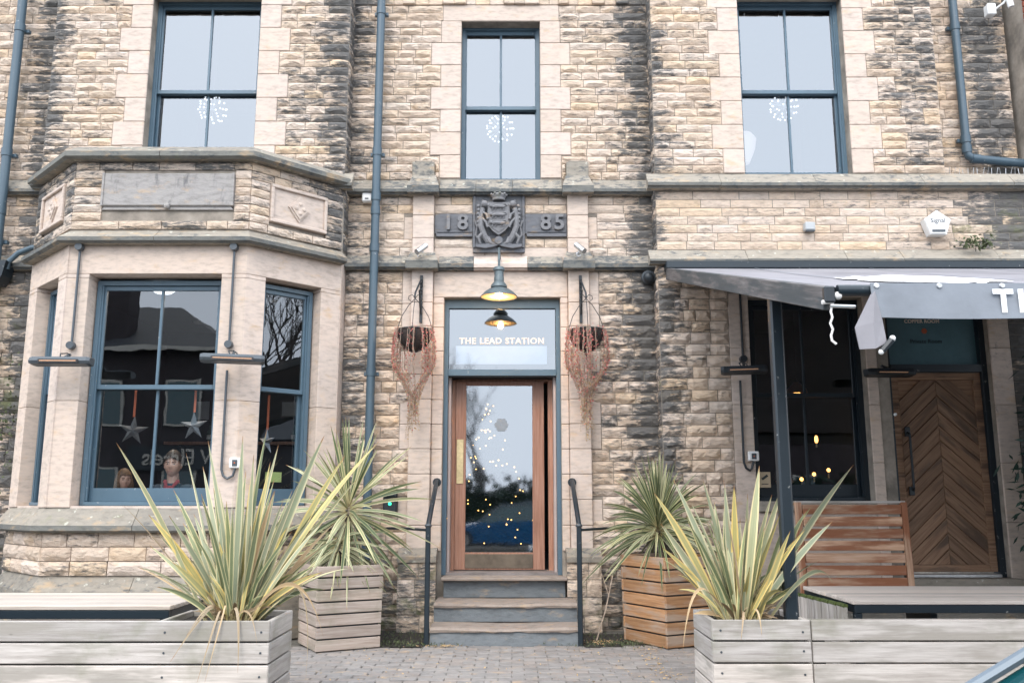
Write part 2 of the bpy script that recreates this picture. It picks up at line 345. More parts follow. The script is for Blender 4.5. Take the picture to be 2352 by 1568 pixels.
    def tube(s, pts, r, n=6, r1=None, cap=True, mi=0):
        pts = [Vector(p) for p in pts]; m = len(pts); vs = []; fs = []; up = None
        for i, p in enumerate(pts):
            d = (pts[min(i + 1, m - 1)] - pts[max(i - 1, 0)]).normalized()
            if up is None: up = Vector((0, 0, 1)) if abs(d.z) < .9 else Vector((1, 0, 0))
            a = d.cross(up).normalized(); up = a.cross(d).normalized(); rr = r if r1 is None else r + (r1 - r) * i / max(1, m - 1)
            if callable(rr): rr = rr(i / (m - 1))
            for k in range(n): t = 2 * math.pi * k / n; vs.append(p + a * math.cos(t) * rr + up * math.sin(t) * rr)
        for i in range(m - 1):
            for k in range(n): a0 = i * n + k; b0 = i * n + (k + 1) % n; fs.append((a0, b0, b0 + n, a0 + n))
        if cap: fs.append(tuple(range(n - 1, -1, -1))); fs.append(tuple(range((m - 1) * n, m * n)))
        return s.add(vs, fs, mi)
    def lathe(s, prof, c, n=24, axis='z', mi=0):   # prof = [(r, h)]
        vs = []; fs = []; m = len(prof); c = Vector(c)
        for r, h in prof:
            for k in range(n):
                t = 2 * math.pi * k / n; p = Vector((r * math.cos(t), r * math.sin(t), h))
                if axis == 'y': p = Vector((p.x, p.z, p.y))
                vs.append(c + p)
        for i in range(m - 1):
            for k in range(n): fs.append((i * n + k, i * n + (k + 1) % n, (i + 1) * n + (k + 1) % n, (i + 1) * n + k))
        fs.append(tuple(range(n - 1, -1, -1))); fs.append(tuple(range((m - 1) * n, m * n))); return s.add(vs, fs, mi)
    def ball(s, c, r, n=10, m=7, sc=(1, 1, 1), mi=0):
        c = Vector(c); prof = [(max(1e-4, math.sin(math.pi * i / m)) * r, -math.cos(math.pi * i / m) * r) for i in range(m + 1)]
        vs = []; fs = []
        for rr, h in prof:
            for k in range(n): t = 2 * math.pi * k / n; vs.append(c + Vector((rr * math.cos(t) * sc[0], rr * math.sin(t) * sc[1], h * sc[2])))
        for i in range(m):
            for k in range(n): fs.append((i * n + k, i * n + (k + 1) % n, (i + 1) * n + (k + 1) % n, (i + 1) * n + k))
        return s.add(vs, fs, mi)
    def mesh(s, name, smooth=False):
        me = bpy.data.meshes.new(name); me.from_pydata([tuple(v) for v in s.v], [], s.f); me.update()
        bm = bmesh.new(); bm.from_mesh(me); bmesh.ops.recalc_face_normals(bm, faces=bm.faces); bm.to_mesh(me); bm.free()
        if smooth:
            me.polygons.foreach_set('use_smooth', [True] * len(me.polygons))
            try: me.set_sharp_from_angle(angle=R(42))
            except Exception: pass
        return me
    def build(s, name, mat, parent=None, smooth=False, kind=None, label=None, mats=None):
        me = s.mesh(name, smooth)
        if mats:
            for q in mats: me.materials.append(q)
            me.polygons.foreach_set('material_index', s.mi)
        return place(name, me, mat, parent, None, kind, label)
def frame(p0, p1, z=0.0):
    p0 = Vector((p0[0], p0[1], 0)); p1 = Vector((p1[0], p1[1], 0)); u = (p1 - p0).normalized(); n = Vector((0, 0, 1)).cross(u)
    return Matrix(((u.x, n.x, 0, p0.x), (u.y, n.y, 0, p0.y), (0, 0, 1, z), (0, 0, 0, 1)))
def board(name, p0, p1, width, thick, mat, parent, wdir=(0, 0, 1), c=.004, cut0=0.0, cut1=0.0, **k):
    """a plank from p0 to p1 (centre line), width along wdir; grain runs along it"""
    p0 = Vector(p0); p1 = Vector(p1); x = (p1 - p0); L = x.length; x.normalize(); z = Vector(wdir); z = (z - x * z.dot(x)).normalized(); y = z.cross(x)
    M = Matrix(((x.x, y.x, z.x, p0.x), (x.y, y.y, z.y, p0.y), (x.z, y.z, z.z, p0.z), (0, 0, 0, 1)))
    me = MB().box(0, L, -thick / 2, thick / 2, -width / 2, width / 2, min(c, thick * .4)).mesh(name)
    return place(name, me, mat, parent, M, **k)
def text(name, body, size, mat, parent, M, extrude=.002, align='CENTER', fat=0.0, label=None, space=1.0):
    cu = bpy.data.curves.new(name, 'FONT'); cu.body = body; cu.size = size; cu.extrude = extrude; cu.align_x = align; cu.align_y = 'CENTER'; cu.offset = fat; cu.space_character = space
    cu.resolution_u = 3
    t = bpy.data.objects.new(name, cu); COL.objects.link(t); bpy.context.view_layer.update()
    me = bpy.data.meshes.new_from_object(t.evaluated_get(bpy.context.evaluated_depsgraph_get())); bpy.data.objects.remove(t)
    me.materials.clear(); return place(name, me, mat, parent, M, label=label)
def facing(x, y, z, yaw=0.0):          # text standing upright, read from -Y
    return Matrix.Translation((x, y, z)) @ Matrix.Rotation(yaw, 4, 'Z') @ Matrix.Rotation(R(90), 4, 'X')

# ================================================================== THE GROUND
def ground_sheet(name, x0, x1, y0, y1, z, mat):
    b = MB().add([(x0, y0, z), (x1, y0, z), (x1, y1, z), (x0, y1, z)], [(0, 1, 2, 3)]); return b.build(name, mat, None, kind='structure')
ground_sheet('ground', -400, 400, -400, 400, -.16, ASPH)
road = ground_sheet('road', -60, 60, -15.5, -5.2, -.14, ASPH)
b = MB(); b.box(-60, 60, -5.2, 1.0, -.15, 0.0); pavement = b.build('pavement', GRIT, None, kind='structure')
b = MB(); b.box(-60, 60, -5.34, -5.2, -.15, .006, .01); kerb = b.build('kerb', STEPBLUE, None, kind='structure')
b = MB(); b.box(-60, 60, -22, -15.5, -.15, .0); b.build('far_pavement', GRIT, None, kind='structure')
# paving blocks, laid in rows along the front; nearest the steps each is its own block
pav_mesh = []
for k in range(5):
    me = MB().box(0, .196, 0, .097, -.03, .0 + .002 * k, .006).mesh('paver'); me.materials.append(PAVER); pav_mesh.append(me)
rest = MB(); npv = 0; rows = []
for r in range(42):
    y = -1.11 - r * .1
    for q in range(-18, 19):
        x = q * .2 + (r % 2) * .1 + random.uniform(-.003, .003)
        rows.append((abs(x), x, y, r))
vis = []
for a, x, y, r in rows:
    px = seen(Vector((x + .1, y, 0)))
    if 676 < px[0] < 1600 and px[1] < 1575: vis.append((x, y))
vs_ = set(vis[:300])
tones = []
for a, x, y, r in rows:
    dz = random.uniform(.003, .009); t = random.random(); rz = random.uniform(-.012, .012)
    if (x, y) in vs_:
        o = place('paver', random.choice(pav_mesh), None, pavement, Matrix.Translation((x, y, dz)) @ Matrix.Rotation(rz, 4, 'Z')); o['tone'] = t; o['soot'] = random.uniform(-.3, .3); o['moss'] = .25 if x < -1.25 or x > 1.1 else 0.0
    else:
        rest.M = Matrix.Translation((x, y, dz)); n0 = len(rest.v); rest.box(0, .196, 0, .097, -.03, .0, .006); tones += [(t, .0)] * (len(rest.v) - n0)
rest.M = Matrix.Identity(4)
o = rest.build('paver', PAVER, pavement, kind='stuff')
for nm, ix in (('tone', 0),):
    at_ = o.data.attributes.new(nm, 'FLOAT', 'POINT'); at_.data.foreach_set('value', [t[ix] for t in tones])
# earth strip with grit along the foot of the walls
b = MB(); b.add([(-1.9, -1.08, .0135), (-.82, -1.10, .0135), (-.82, -.05, .0135), (-1.9, -.05, .0135)], [(0, 1, 2, 3)]); b.build('soil_bed', SOIL, None, kind='structure')
b = MB(); b.add([(.66, -1.10, .0135), (1.9, -1.08, .0135), (1.9, -.3, .0135), (.66, -.3, .0135)], [(0, 1, 2, 3)]); b.build('soil_bed', SOIL, None, kind='structure')

# ================================================================== THE STONE BUILDING
BLD = thing('stone_building', (0, 0, 0), 'Victorian rock-faced sandstone restaurant front with bay window and central doorway', 'building')
XL, XA, XR = -5.16, -1.83, 1.565                      # left wing from XL to XA, recessed centre XA to XR, right wing beyond
A, Bp, C, D = (-5.155, -.25), (-4.40, -1.0), (-2.62, -1.0), (-1.838, -.25)
F0 = Matrix.Identity(4); FW = Matrix.Translation((0, -.25, 0))
FR = frame(C, D); FL = frame(A, Bp); FF = Matrix.Translation((0, -1.0, 0)); CL = math.hypot(D[0] - C[0], D[1] - C[1])
def uon(M, x, y):
    p = hit(x, y, M.translation, Vector((M[0][1], M[1][1], 0))); q = M.inverted() @ p; return q.x, q.z

stones = []
def srnd(s): return random.uniform(-s, s)
def fill(M, u0, u1, z0, z1, holes, hz, relief, soot, moss=lambda x, z: 0, wmin=.17, wmax=.42, mean=.0):
    nrow = max(1, round((z1 - z0) / hz)); h = (z1 - z0) / nrow; off = random.random()
    for r in range(nrow):
        za = z0 + r * h; zb = za + h; zm = (za + zb) / 2
        iv = [(u0, u1)]
        for (a, b_, c, d) in holes:
            if c < zm < d:
                nv = []
                for s, e in iv:
                    if b_ <= s or a >= e: nv.append((s, e)); continue
                    if a > s: nv.append((s, a))
                    if b_ < e: nv.append((b_, e))
                iv = nv
        for s, e in iv:
            if e - s < .02: continue
            x = s
            while x < e - 1e-6:
                wd = random.uniform(wmin, wmax)
                if random.random() < .25: wd *= .7
                if e - (x + wd) < wmin * .75: wd = e - x
                if wd > wmax * 1.45: wd = wd / 2
                p = M @ Vector((x + wd / 2, 0, zm))
                stones.append((M @ Matrix.Translation((x + .004, 0, za + .004)), wd - .008, h - .008, relief * random.uniform(.75, 1.25), random.random(), soot(p.x, p.z) + srnd(.24), moss(p.x, p.z) + srnd(.15)))
                x += wd
def g(x, c, s): return math.exp(-((x - c) / s) ** 2)
def soot_c(x, z):
    v = .07
    v += .12 * g(x, XR + .05, .5) * (1 if z > .8 else .7) + .10 * g(x, XA - .05, .4)
    if 2.0 < z < 3.9: v += .25 * (1 if x > .8 else .12)
    if z < .8: v += .35
    if z > 6.5: v += .1
    return v
def soot_l(x, z):
    v = .12 + .12 * g(x, XA, .6) + .10 * g(x, XL, .4)
    if x > -2.8: v += .12 * min(1, max(0, z - 4.8))
    return v
def soot_r(x, z):
    v = .12 + .20 * g(x, 4.6, .6) * (z > 4.9)
    if 3.9 < z < 4.7: v = .0 + .50 * max(0, min(1, (x - 4.5) * 2)) + .25 * g(x, XR, .1)
    if z < 3.8: v = .12 + .28 * g(x, XR, .3)
    return v
def moss0(x, z): return .55 * max(0, 1 - z / .9)
def walls(name, M, u0, u1, z0, z1, holes, th, mat, back=.0):
    xs = sorted({u0, u1, *[v for h in holes for v in h[:2] if u0 < v < u1]}); zs = sorted({z0, z1, *[v for h in holes for v in h[2:] if z0 < v < z1]})
    b = MB(M)
    for i in range(len(xs) - 1):
        run = None
        for j in range(len(zs) - 1):
            xm = (xs[i] + xs[i + 1]) / 2; zm = (zs[j] + zs[j + 1]) / 2
            inside = any(h[0] < xm < h[1] and h[2] < zm < h[3] for h in holes)
            if not inside: run = (run[0], zs[j + 1]) if run else (zs[j], zs[j + 1])
            if (inside or j == len(zs) - 2) and run: b.box(xs[i], xs[i + 1], back, back + th, run[0], run[1]); run = None
    return b.build(name, mat, BLD)
def block(M, u0, u1, z0, z1, y0=-.014, y1=.12, mat=DRESS, name='ashlar_block', soot=0.0, moss=0.0, c=.007, label=None):
    me = MB().box(u0 + .0015, u1 - .0015, y0, y1, z0 + .0015, z1 - .0015, c).mesh(name)
    o = place(name, me, mat, BLD, M, label=label); o['tone'] = random.random(); o['soot'] = soot + srnd(.10); o['moss'] = moss; return o

def surround(M, u0, u1, z0, z1, zs, long_first, short=.235, long=.345, out=-.014, dep=.22):
    """alternating long and short dressed blocks up both jambs; returns the holes they leave"""
    hs = []
    for i in range(len(zs) - 1):
        L = long if (i % 2 == 0) == long_first else short
        for a, b_ in ((u0 - L, u0), (u1, u1 + L)):
            block(M, a, b_, zs[i], zs[i + 1], out, dep, soot=-.05); hs.append((a, b_, zs[i], zs[i + 1]))
    return hs

def window(M, u0, u1, z0, z1, zm, dep, mat, gl, fw=.045, bar=True, sill=.075, sw=.042, label=None, back_low=True):
    b = MB(M); y0, y1 = dep, dep + .13
    b.box(u0, u0 + fw, y0, y1, z0, z1); b.box(u1 - fw, u1, y0, y1, z0, z1)
    b.box(u0 + fw, u1 - fw, y0, y1, z1 - fw, z1); b.box(u0 + fw, u1 - fw, y0 - .03, y1, z0, z0 + fw * .8, .004)
    b.box(u0 + fw, u0 + fw + .016, y0 + .012, y0 + .03, z0 + fw, z1 - fw); b.box(u1 - fw - .016, u1 - fw, y0 + .012, y0 + .03, z0 + fw, z1 - fw)
    W = b.build('window', mat, BLD, label=label); W['kind'] = W.get('kind', '') or ''; del W['kind']
    a, e = u0 + fw + .001, u1 - fw - .001; um = (a + e) / 2
    for k, (za, zb, ys) in enumerate(((zm - .02, z1 - fw - .001, dep + .034), (z0 + fw * .8 + .001, zm + .018, dep + .08))):
        s = MB(M); low = k == 1; bb = sill if low else .045; tt = .045 if not low else .036
        s.box(a, a + sw, ys, ys + .04, za, zb, .003); s.box(e - sw, e, ys, ys + .04, za, zb, .003)
        s.box(a + sw, e - sw, ys, ys + .04, zb - tt, zb, .003); s.box(a + sw, e - sw, ys, ys + .04, za, za + bb, .003)
        s.build('sash', mat, W)
        gaps = [(a + sw, um - .013), (um + .013, e - sw)] if bar else [(a + sw, e - sw)]
        if bar: MB(M).box(um - .013, um + .013, ys + .004, ys + .036, za + bb, zb - tt, .003).build('glazing_bar', mat, W)
        for p, q in gaps:
            MB(M).add([(p, ys + .02, za + bb), (q, ys + .02, za + bb), (q, ys + .02, zb - tt), (p, ys + .02, zb - tt)], [(0, 1, 2, 3)]).build('pane', gl, W)
    return W
def room(x0, x1, y0, y1, z0, z1, mat=DARKIN, name='interior_room', floor=None):
    b = MB(); t = .05
    b.box(x0 - t, x1 + t, y1, y1 + t, z0, z1); b.box(x0 - t, x0, y0, y1, z0, z1); b.box(x1, x1 + t, y0, y1, z0, z1)
    b.box(x0 - t, x1 + t, y0, y1 + t, z0 - t, z0); b.box(x0 - t, x1 + t, y0, y1 + t, z1, z1 + t)
    return b.build(name, mat, None, kind='structure')

# ---- openings
LWIN = (-4.07, -2.845, 4.80, 6.97); RWIN = (2.555, 3.735, 4.835, 6.97); CWIN = (-.583, .322, 4.865, 6.79)
DOOR = (-.742, .527, .53, 3.505)
# upper left wing
hz = .0935
zl = [4.60 + .281 * i for i in range(10)]
h1 = surround(FW, LWIN[0], LWIN[1], 0, 0, zl[:10], True); block(FW, LWIN[0] - .30, LWIN[1] + .30, 7.13, 7.42, soot=0)
block(FW, LWIN[0], LWIN[1], LWIN[3], 7.13)
holesL = h1 + [LWIN, (LWIN[0] - .30, LWIN[1] + .30, 7.12, 7.42)]
fill(FW, XL, XA, 4.60, 7.40, holesL, hz, .038, soot_l)
walls('wall', FW, XL, XA, 3.9, 7.4, [LWIN], .36, MORTAR, .002)
# upper right wing
zr = [4.842 + .281 * i for i in range(9)]
h2 = surround(FW, RWIN[0], RWIN[1], 0, 0, zr, False); block(FW, RWIN[0] - .30, RWIN[1] + .30, 7.09, 7.40); block(FW, RWIN[0], RWIN[1], RWIN[3], 7.09)
holesR = h2 + [RWIN, (RWIN[0] - .30, RWIN[1] + .30, 7.09, 7.42)]
RE = 4.745
fill(FW, XR, RE, 4.842, 7.40, holesR, hz, .038, soot_r)
fill(FW, XR, 8.5, 3.975, 4.635, [], .094, .016, soot_r, lambda x, z: .42 if x > 4.75 else 0, .22, .52)
walls('wall', FW, XR, RE, 4.64, 7.4, [RWIN], .32, MORTAR, .002)
walls('wall', FW, XR, 8.5, 3.80, 4.64, [], .32, MORTAR, .002)
# recessed upper wall at the far right
FB = Matrix.Translation((0, .15, 0))
fill(FB, RE - .3, 5.80, 4.842, 7.40, [], .114, .045, lambda x, z: .08 + .15 * g(x, 5.60, .5), lambda x, z: .25 * (z < 5), .2, .42)
walls('wall', FB, RE - .3, 5.8, 4.64, 7.4, [], .3, MORTAR, .002)
# recessed centre
top0 = 4.878
zc = [top0 + .2735 * i for i in range(8)]
h3 = surround(F0, CWIN[0], CWIN[1], 0, 0, zc, False); block(F0, -.80, .545, 6.79, 6.995)
holesC = h3 + [CWIN, (-.80, .545, 6.78, 6.995)]
for s in (-1, 1):                                   # small weathered buttress tops standing on the string course
    cx = -.13 + s * .862
    block(F0, cx - .125, cx + .125, 4.86, 5.05, -.07, .1, WEATH, 'buttress_cap', soot=.25); block(F0, cx - .10, cx + .10, 5.05, 5.075, -.045, .1, WEATH, 'buttress_cap', soot=.3)
    holesC.append((cx - .125, cx + .125, 4.8, 5.06))
fill(F0, XA, XR, 4.86, 6.99, holesC, hz, .038, soot_c)
x = XA
while x < XR:                                        # corbelled dentil course at the very top
    wd = random.uniform(.10, .17); wd = min(wd, XR - x); block(F0, x, x + wd, 6.995, 7.06, random.choice((-.05, -.02)), .05, ROCK, 'dentil', soot=.05 + (.3 if x > 1.2 or x < -1.5 else 0)); x += wd
fill(F0, XA, XR, 7.065, 7.42, [], hz, .03, soot_c)
walls('wall', F0, XA, XR, 3.7, 7.42, [CWIN], .32, MORTAR, .002)
# centre, crest band between the string courses
PX = ((-1.098, -.862), (.612, .843))
h4 = []
for a, b_ in PX:
    for z0, z1 in ((3.975, 4.16), (4.16, 4.42), (4.42, 4.665)): block(F0, a, b_, z0, z1, -.085, .1)
    h4.append((a, b_, 3.9, 4.7))
block(F0, -1.20, -1.098, 4.16, 4.42, -.014); block(F0, .843, .945, 4.16, 4.42, -.014); h4 += [(-1.20, -1.098, 4.16, 4.42), (.843, .945, 4.16, 4.42)]
h4 += [(-.862, .612, 3.9, 4.07), (-.44, .145, 3.9, 4.7), (-.862, .612, 4.185, 4.46)]
fill(F0, XA, XR, 3.975, 4.665, h4, .098, .024, soot_c)
for a, b_ in ((-.862, -.30), (-.30, .10), (.10, .612)): block(F0, a, b_, 3.80, 4.07, -.012, .1, soot=-.05 if a == -.30 else .12)
# centre, lower wall with the doorway
h5 = [DOOR]
zp = [.80 + .2635 * i for i in range(12)]; zp[-1] = 3.80; zp = zp[:12]
for i in range(len(zp) - 1):
    for k, (a, b_) in enumerate(PX):
        block(F0, a, b_, zp[i], zp[i + 1], -.085, .1, soot=-.12)
        ja, jb = (b_, DOOR[0]) if k == 0 else (DOOR[1], a)
        if zp[i] < 3.45: block(F0, ja, jb, zp[i], min(zp[i + 1], 3.505), -.018, .24, soot=-.15)
        if i % 3 == 1 or i >= 9 or i in (5,):
            qa, qb = (a - .105, a) if k == 0 else (b_, b_ + .11)
            block(F0, qa, qb, zp[i], zp[i + 1], -.014, .1); h5.append((qa, qb, zp[i], zp[i + 1]))
block(F0, PX[0][1], PX[1][0], 3.505, 3.80, -.016, .24, name='door_lintel', soot=-.25)
h5 += [(PX[0][0], PX[1][1], 0, 3.9)]
fill(F0, XA, XR, .02, 3.80, h5, .1225, .052, soot_c, moss0, .17, .38)
walls('wall', F0, XA, XR, -.1, 3.7, [DOOR], .30, MORTAR, .002)
for k, (a, b_) in enumerate(((PX[0][0] - .07, DOOR[0] - .03), (DOOR[1] + .03, PX[1][1] + .07))):   # mossy pedestals beside the steps
    b = MB(); b.sweep([(0, .70), (.235, .70), (.235, .755), (.11, .835), (0, .835)], [(a, .0), (b_, .0)])
    o = b.build('pedestal_cap', WEATH, BLD); o['moss'] = .35; o['soot'] = .2
    fill(Matrix.Translation((0, -.2, 0)), a, b_, .01, .70, [], .172, .035, lambda x, z: .38, lambda x, z: .42, .16, .26)
    b = MB(); b.box(a + .01, b_ - .01, -.195, .01, 0, .70); b.build('wall', MORTAR, BLD)
# returns where the wings step forward
for M, zr_ in ((frame((XA, -.25), (XA, 0)), (4.86, 7.4)), (frame((XA, -.25), (XA, 0)), (3.975, 4.66)), (frame((XR, 0), (XR, -.25)), (4.86, 7.4)), (frame((XR, 0), (XR, -.25)), (3.975, 4.66)), (frame((XR, 0), (XR, -.25)), (.02, 3.80)), (frame((RE, -.25), (RE, .15)), (4.86, 7.4))):
    fill(M, 0, .245 if M.translation.x < 4 else .39, zr_[0], zr_[1], [], hz if zr_[0] > 3.9 else .1225, .02, lambda x, z: .30, lambda x, z: .30 if z < 3.9 else .08, .11, .25)
# far-left wall, set back, beside the left wing
fill(F0, -8.0, XL, 4.86, 7.4, [], .106, .040, lambda x, z: .10 + .10 * g(x, XL - .05, .5), wmin=.2, wmax=.45)
fill(F0, -8.0, XL, 3.975, 4.665, [], .115, .035, lambda x, z: .12 + .3 * (z < 4.2), wmin=.2, wmax=.45)
fill(F0, -8.0, XL + .3, .02, 3.80, [], .130, .05, lambda x, z: .30, lambda x, z: .30 + .15 * g(z, 2.4, .8), .18, .42)
walls('wall', F0, -8.0, XL, -.1, 7.4, [], .3, MORTAR, .002)
b = MB(); b.box(XL + .001, XL + .03, -.25, 0, 4.6, 7.4); b.build('wall', MORTAR, BLD)

# right wing, ground floor: pier, window, jambs, door
W2 = (2.515, 3.73, 1.31, 3.45); D2 = (3.965, 5.045, .55, 3.42)
h6 = [(2.30, 6.9, 0, 3.9)]
fill(FW, XR, 2.30, .02, 3.80, h6, .1222, .054, soot_r, moss0, .15, .34)
walls('wall', FW, XR, 8.5, -.1, 3.80, [W2, D2], .30, MORTAR, .002)
for i in range(5):
    za = .5 + i * .6
    block(FW, 2.30, W2[0], za, za + .6, -.012, .18); block(FW, W2[1], D2[0] - .12, za, za + .6, -.012, .18); block(FW, D2[0] - .12, D2[0], za, za + .6, .03, .2)
    block(FW, D2[1], D2[1] + .22, za, za + .6, -.012, .2, soot=.35)
block(FW, W2[0], W2[1], 1.20, 1.312, -.05, .2, WEATH, 'window_sill'); block(FW, W2[0], D2[0] - .12, 3.45, 3.80, -.012, .2); block(FW, D2[0] - .12, D2[1], 3.42, 3.80, -.010, .2)
block(FW, 2.30, D2[1] + .22, .02, .5, -.03, .2, WEATH, 'base_block'); block(FW, W2[0], W2[1], .5, 1.20, -.012, .2)
fill(FW, D2[1] + .22, 8.4, .02, 3.80, [], .125, .045, lambda x, z: .70, lambda x, z: .25, .2, .4)

# ---- string courses (sloping weathered top, square edge, drip)
def course(name, path, ztop, zed, zbot, proj, mat=WEATH, soot=.1, moss=0.0, label=None, gaps=0):
    prof = [(0.0, zbot), (proj - .035, zbot), (proj - .03, zbot + .012), (proj, zbot + .02), (proj, zed - .006), (proj - .008, zed), (0, ztop)]
    segs = []
    for i in range(len(path) - 1):
        L = (Vector(path[i + 1]) - Vector(path[i])).length; segs.append(L)
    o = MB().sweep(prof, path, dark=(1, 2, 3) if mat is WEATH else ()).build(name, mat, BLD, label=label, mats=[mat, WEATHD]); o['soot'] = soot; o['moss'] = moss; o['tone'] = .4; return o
def joints(y, z0, z1, xs, proj):                   # recessed vertical joints seen on the courses
    pass
def course_run(y, x0, x1, ztop, zed, zbot, proj, soot=.1, moss=0.0, lens=(.55, 1.1), mat=WEATH):
    x = x0
    while x < x1 - .01:
        L = random.uniform(*lens); 
        if x1 - (x + L) < lens[0] * .6: L = x1 - x
        e = min(x1, x + L); dz = srnd(.003); dp = srnd(.004)
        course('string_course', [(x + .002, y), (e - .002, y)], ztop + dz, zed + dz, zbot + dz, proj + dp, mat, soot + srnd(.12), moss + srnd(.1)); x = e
PB = ((-1.155, -.805), (.555, .90))
def centre_course(ztop, zed, zbot, plain_mid):
    spans = [(XA, PB[0][0]), (PB[0][1], PB[1][0]), (PB[1][1], XR)]
    for a, e in spans:
        if plain_mid and a == PB[0][1]:
            course_run(0, a, -.42, ztop, zed, zbot, .11, .5, lens=(.3, .5)); course_run(0, -.42, .17, ztop - .0, zed, zbot, .10, -.4, lens=(.6, .7), mat=DRESS); course_run(0, .17, e, ztop, zed, zbot, .11, .5, lens=(.3, .5))
        else: course_run(0, a, e, ztop, zed, zbot, .12, .38, lens=(.4, .8))
    for a, e in PB:                                  # the course breaks forward round the pilasters
        b = MB(); b.slab([(a, 0), (a, -.20), (e, -.20), (e, 0)], zbot - .012, zed + .004)
        b.add([(a, -.20, zed + .004), (e, -.20, zed + .004), (e - .05, -.06, ztop + .035), (a + .05, -.06, ztop + .035), (a, 0, zed + .004), (e, 0, zed + .004), (e - .05, 0, ztop + .035), (a + .05, 0, ztop + .035)],
              [(0, 1, 2, 3), (0, 3, 7, 4), (1, 5, 6, 2), (3, 2, 6, 7)])
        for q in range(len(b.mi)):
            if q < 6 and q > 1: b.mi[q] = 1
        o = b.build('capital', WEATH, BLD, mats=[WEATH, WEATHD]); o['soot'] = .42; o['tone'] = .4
centre_course(4.86, 4.722, 4.662, False); centre_course(3.985, 3.872, 3.802, True)
course_run(-.25, XR - .10, 8.4, 4.835, 4.70, 4.64, .13, .22, .15, (.6, 1.3)); course_run(-.25, XR - .10, 8.4, 3.975, 3.848, 3.80, .13, .12, .1, (.5, 1.1))
course_run(0, -8, XL + .0, 4.86, 4.722, 4.662, .12, .3, .2); course_run(0, -8, XL + .25, 3.985, 3.872, 3.802, .12, .35, .35)
course_run(-.25, XL - .05, XL + .25, 4.84, 4.70, 4.64, .11); course_run(-.25, XA - .3, XA + .10, 4.84, 4.70, 4.64, .11)

# ---- the bay
PB_ = [A, Bp, C, D]
def rp(pts): return pts                                    # 'out' is to the right of travel A>B>C>D
def bay_course(name, ztop, zed, zbot, proj, soot, moss=.0, mat=WEATH):
    for i in range(3):
        p, q = Vector(PB_[i]), Vector(PB_[i + 1]); n = 1 if i != 1 else 2
        full = PB_; prof = [(-.02, zbot), (proj - .035, zbot), (proj, zbot + .02), (proj, zed - .006), (proj - .01, zed), (-.02, ztop)]
        # mitred ends: build the whole ring once and keep one side of it
        bb = MB().sweep(prof, full); m = len(prof); ring = lambda k: bb.v[k * m:(k + 1) * m]
        for s in range(n):
            r0 = [ring(i)[j].lerp(ring(i + 1)[j], s / n + (.0015 if s else 0)) for j in range(m)]; r1 = [ring(i)[j].lerp(ring(i + 1)[j], (s + 1) / n - (.0015 if s < n - 1 else 0)) for j in range(m)]
            fs = [(j, (j + 1) % m, (j + 1) % m + m, j + m) for j in range(m)] + [tuple(range(m - 1, -1, -1)), tuple(range(m, 2 * m))]
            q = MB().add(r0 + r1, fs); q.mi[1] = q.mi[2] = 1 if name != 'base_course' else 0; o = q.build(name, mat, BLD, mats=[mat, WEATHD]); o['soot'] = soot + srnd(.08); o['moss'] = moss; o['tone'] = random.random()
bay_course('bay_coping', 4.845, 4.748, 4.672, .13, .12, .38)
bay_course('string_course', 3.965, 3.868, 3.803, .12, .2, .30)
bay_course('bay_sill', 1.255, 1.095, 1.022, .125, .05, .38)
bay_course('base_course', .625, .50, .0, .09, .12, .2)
def inner(o=.19):
    P = [Vector(a) for a in PB_]; out = []
    for i, p in enumerate(P):
        ns = []
        if i > 0: d = (p - P[i - 1]).normalized(); ns.append(Vector((d.y, -d.x)))
        if i < 3: d = (P[i + 1] - p).normalized(); ns.append(Vector((d.y, -d.x)))
        n = sum(ns, Vector((0, 0))).normalized(); out.append(p - n * (o / n.dot(ns[0])))
    return [(v.x, v.y) for v in out]
MB().slab([(-5.0, -.2)] + inner(.02)[1:3] + [(-1.98, -.2)], 4.74, 4.80).build('bay_roof', WEATH, BLD)
for z0, z1 in ((3.74, 4.70), (0, 1.13)):
    MB().slab([(A[0] + .03, .0), (A[0] + .03, A[1] + .01)] + inner(.012)[1:3] + [(D[0] - .03, D[1] + .01), (D[0] - .03, 0)], z0, z1 - .01).build('wall', MORTAR, BLD)
for x0_, x1_ in ((D[0] - .10, D[0] + .006), (A[0] - .006, A[0] + .10)):
    o = MB().box(x0_, x1_, -.245, .30, 0, 4.62, .004).build('bay_return', DRESS, BLD); o['soot'] = .1; o['tone'] = .4
OPF = (-4.165, -2.862, 1.268, 3.515)
ul = [uon(FR, 598, 900)[0], uon(FR, 738, 667)[0]]; OPR = (ul[0], ul[1], 1.268, 3.515)
um_ = [uon(FL, 92, 674)[0], uon(FL, 130, 655)[0]]; OPL = (CL - OPR[1], CL - OPR[0], 1.268, 3.515)
for M, L0, L1, op in ((FF, Bp[0], C[0], OPF), (FR, 0, CL, OPR), (FL, 0, CL, OPL)):
    xs = [(L0, op[0]), (op[1], L1)]
    for z0, z1 in ((1.25, 2.26), (2.26, 3.475)):
        for a, e in xs:
            a2 = a + (.02 if a == L0 and False else 0)
            block(M, a, e, z0, z1, 0, .24, soot=-.12, c=.004)
    block(M, L0, L1, 3.475 if False else 3.515, 3.806, 0, .24, name='bay_lintel', soot=-.05, c=.004)
    for a, e in xs: block(M, a, e, 3.475, 3.515, 0, .24, soot=-.1, c=.001)
    block(M, op[0] + .001, op[1] - .001, 1.12, 1.266, .012, .24, name='window_board', c=.002)
PLQ = (-4.10, -2.78, 4.17, 4.545)
fill(FF, Bp[0], C[0], 3.97, 4.675, [(PLQ[0], PLQ[1], 4.10, 4.55)], .0885, .026, lambda x, z: .34, wmin=.2, wmax=.5)
pr = [uon(FR, *p) for p in ((666, 452), (752, 500), (611, 415), (746, 527))]
DU = (.215, .875); DZ = (4.10, 4.50)
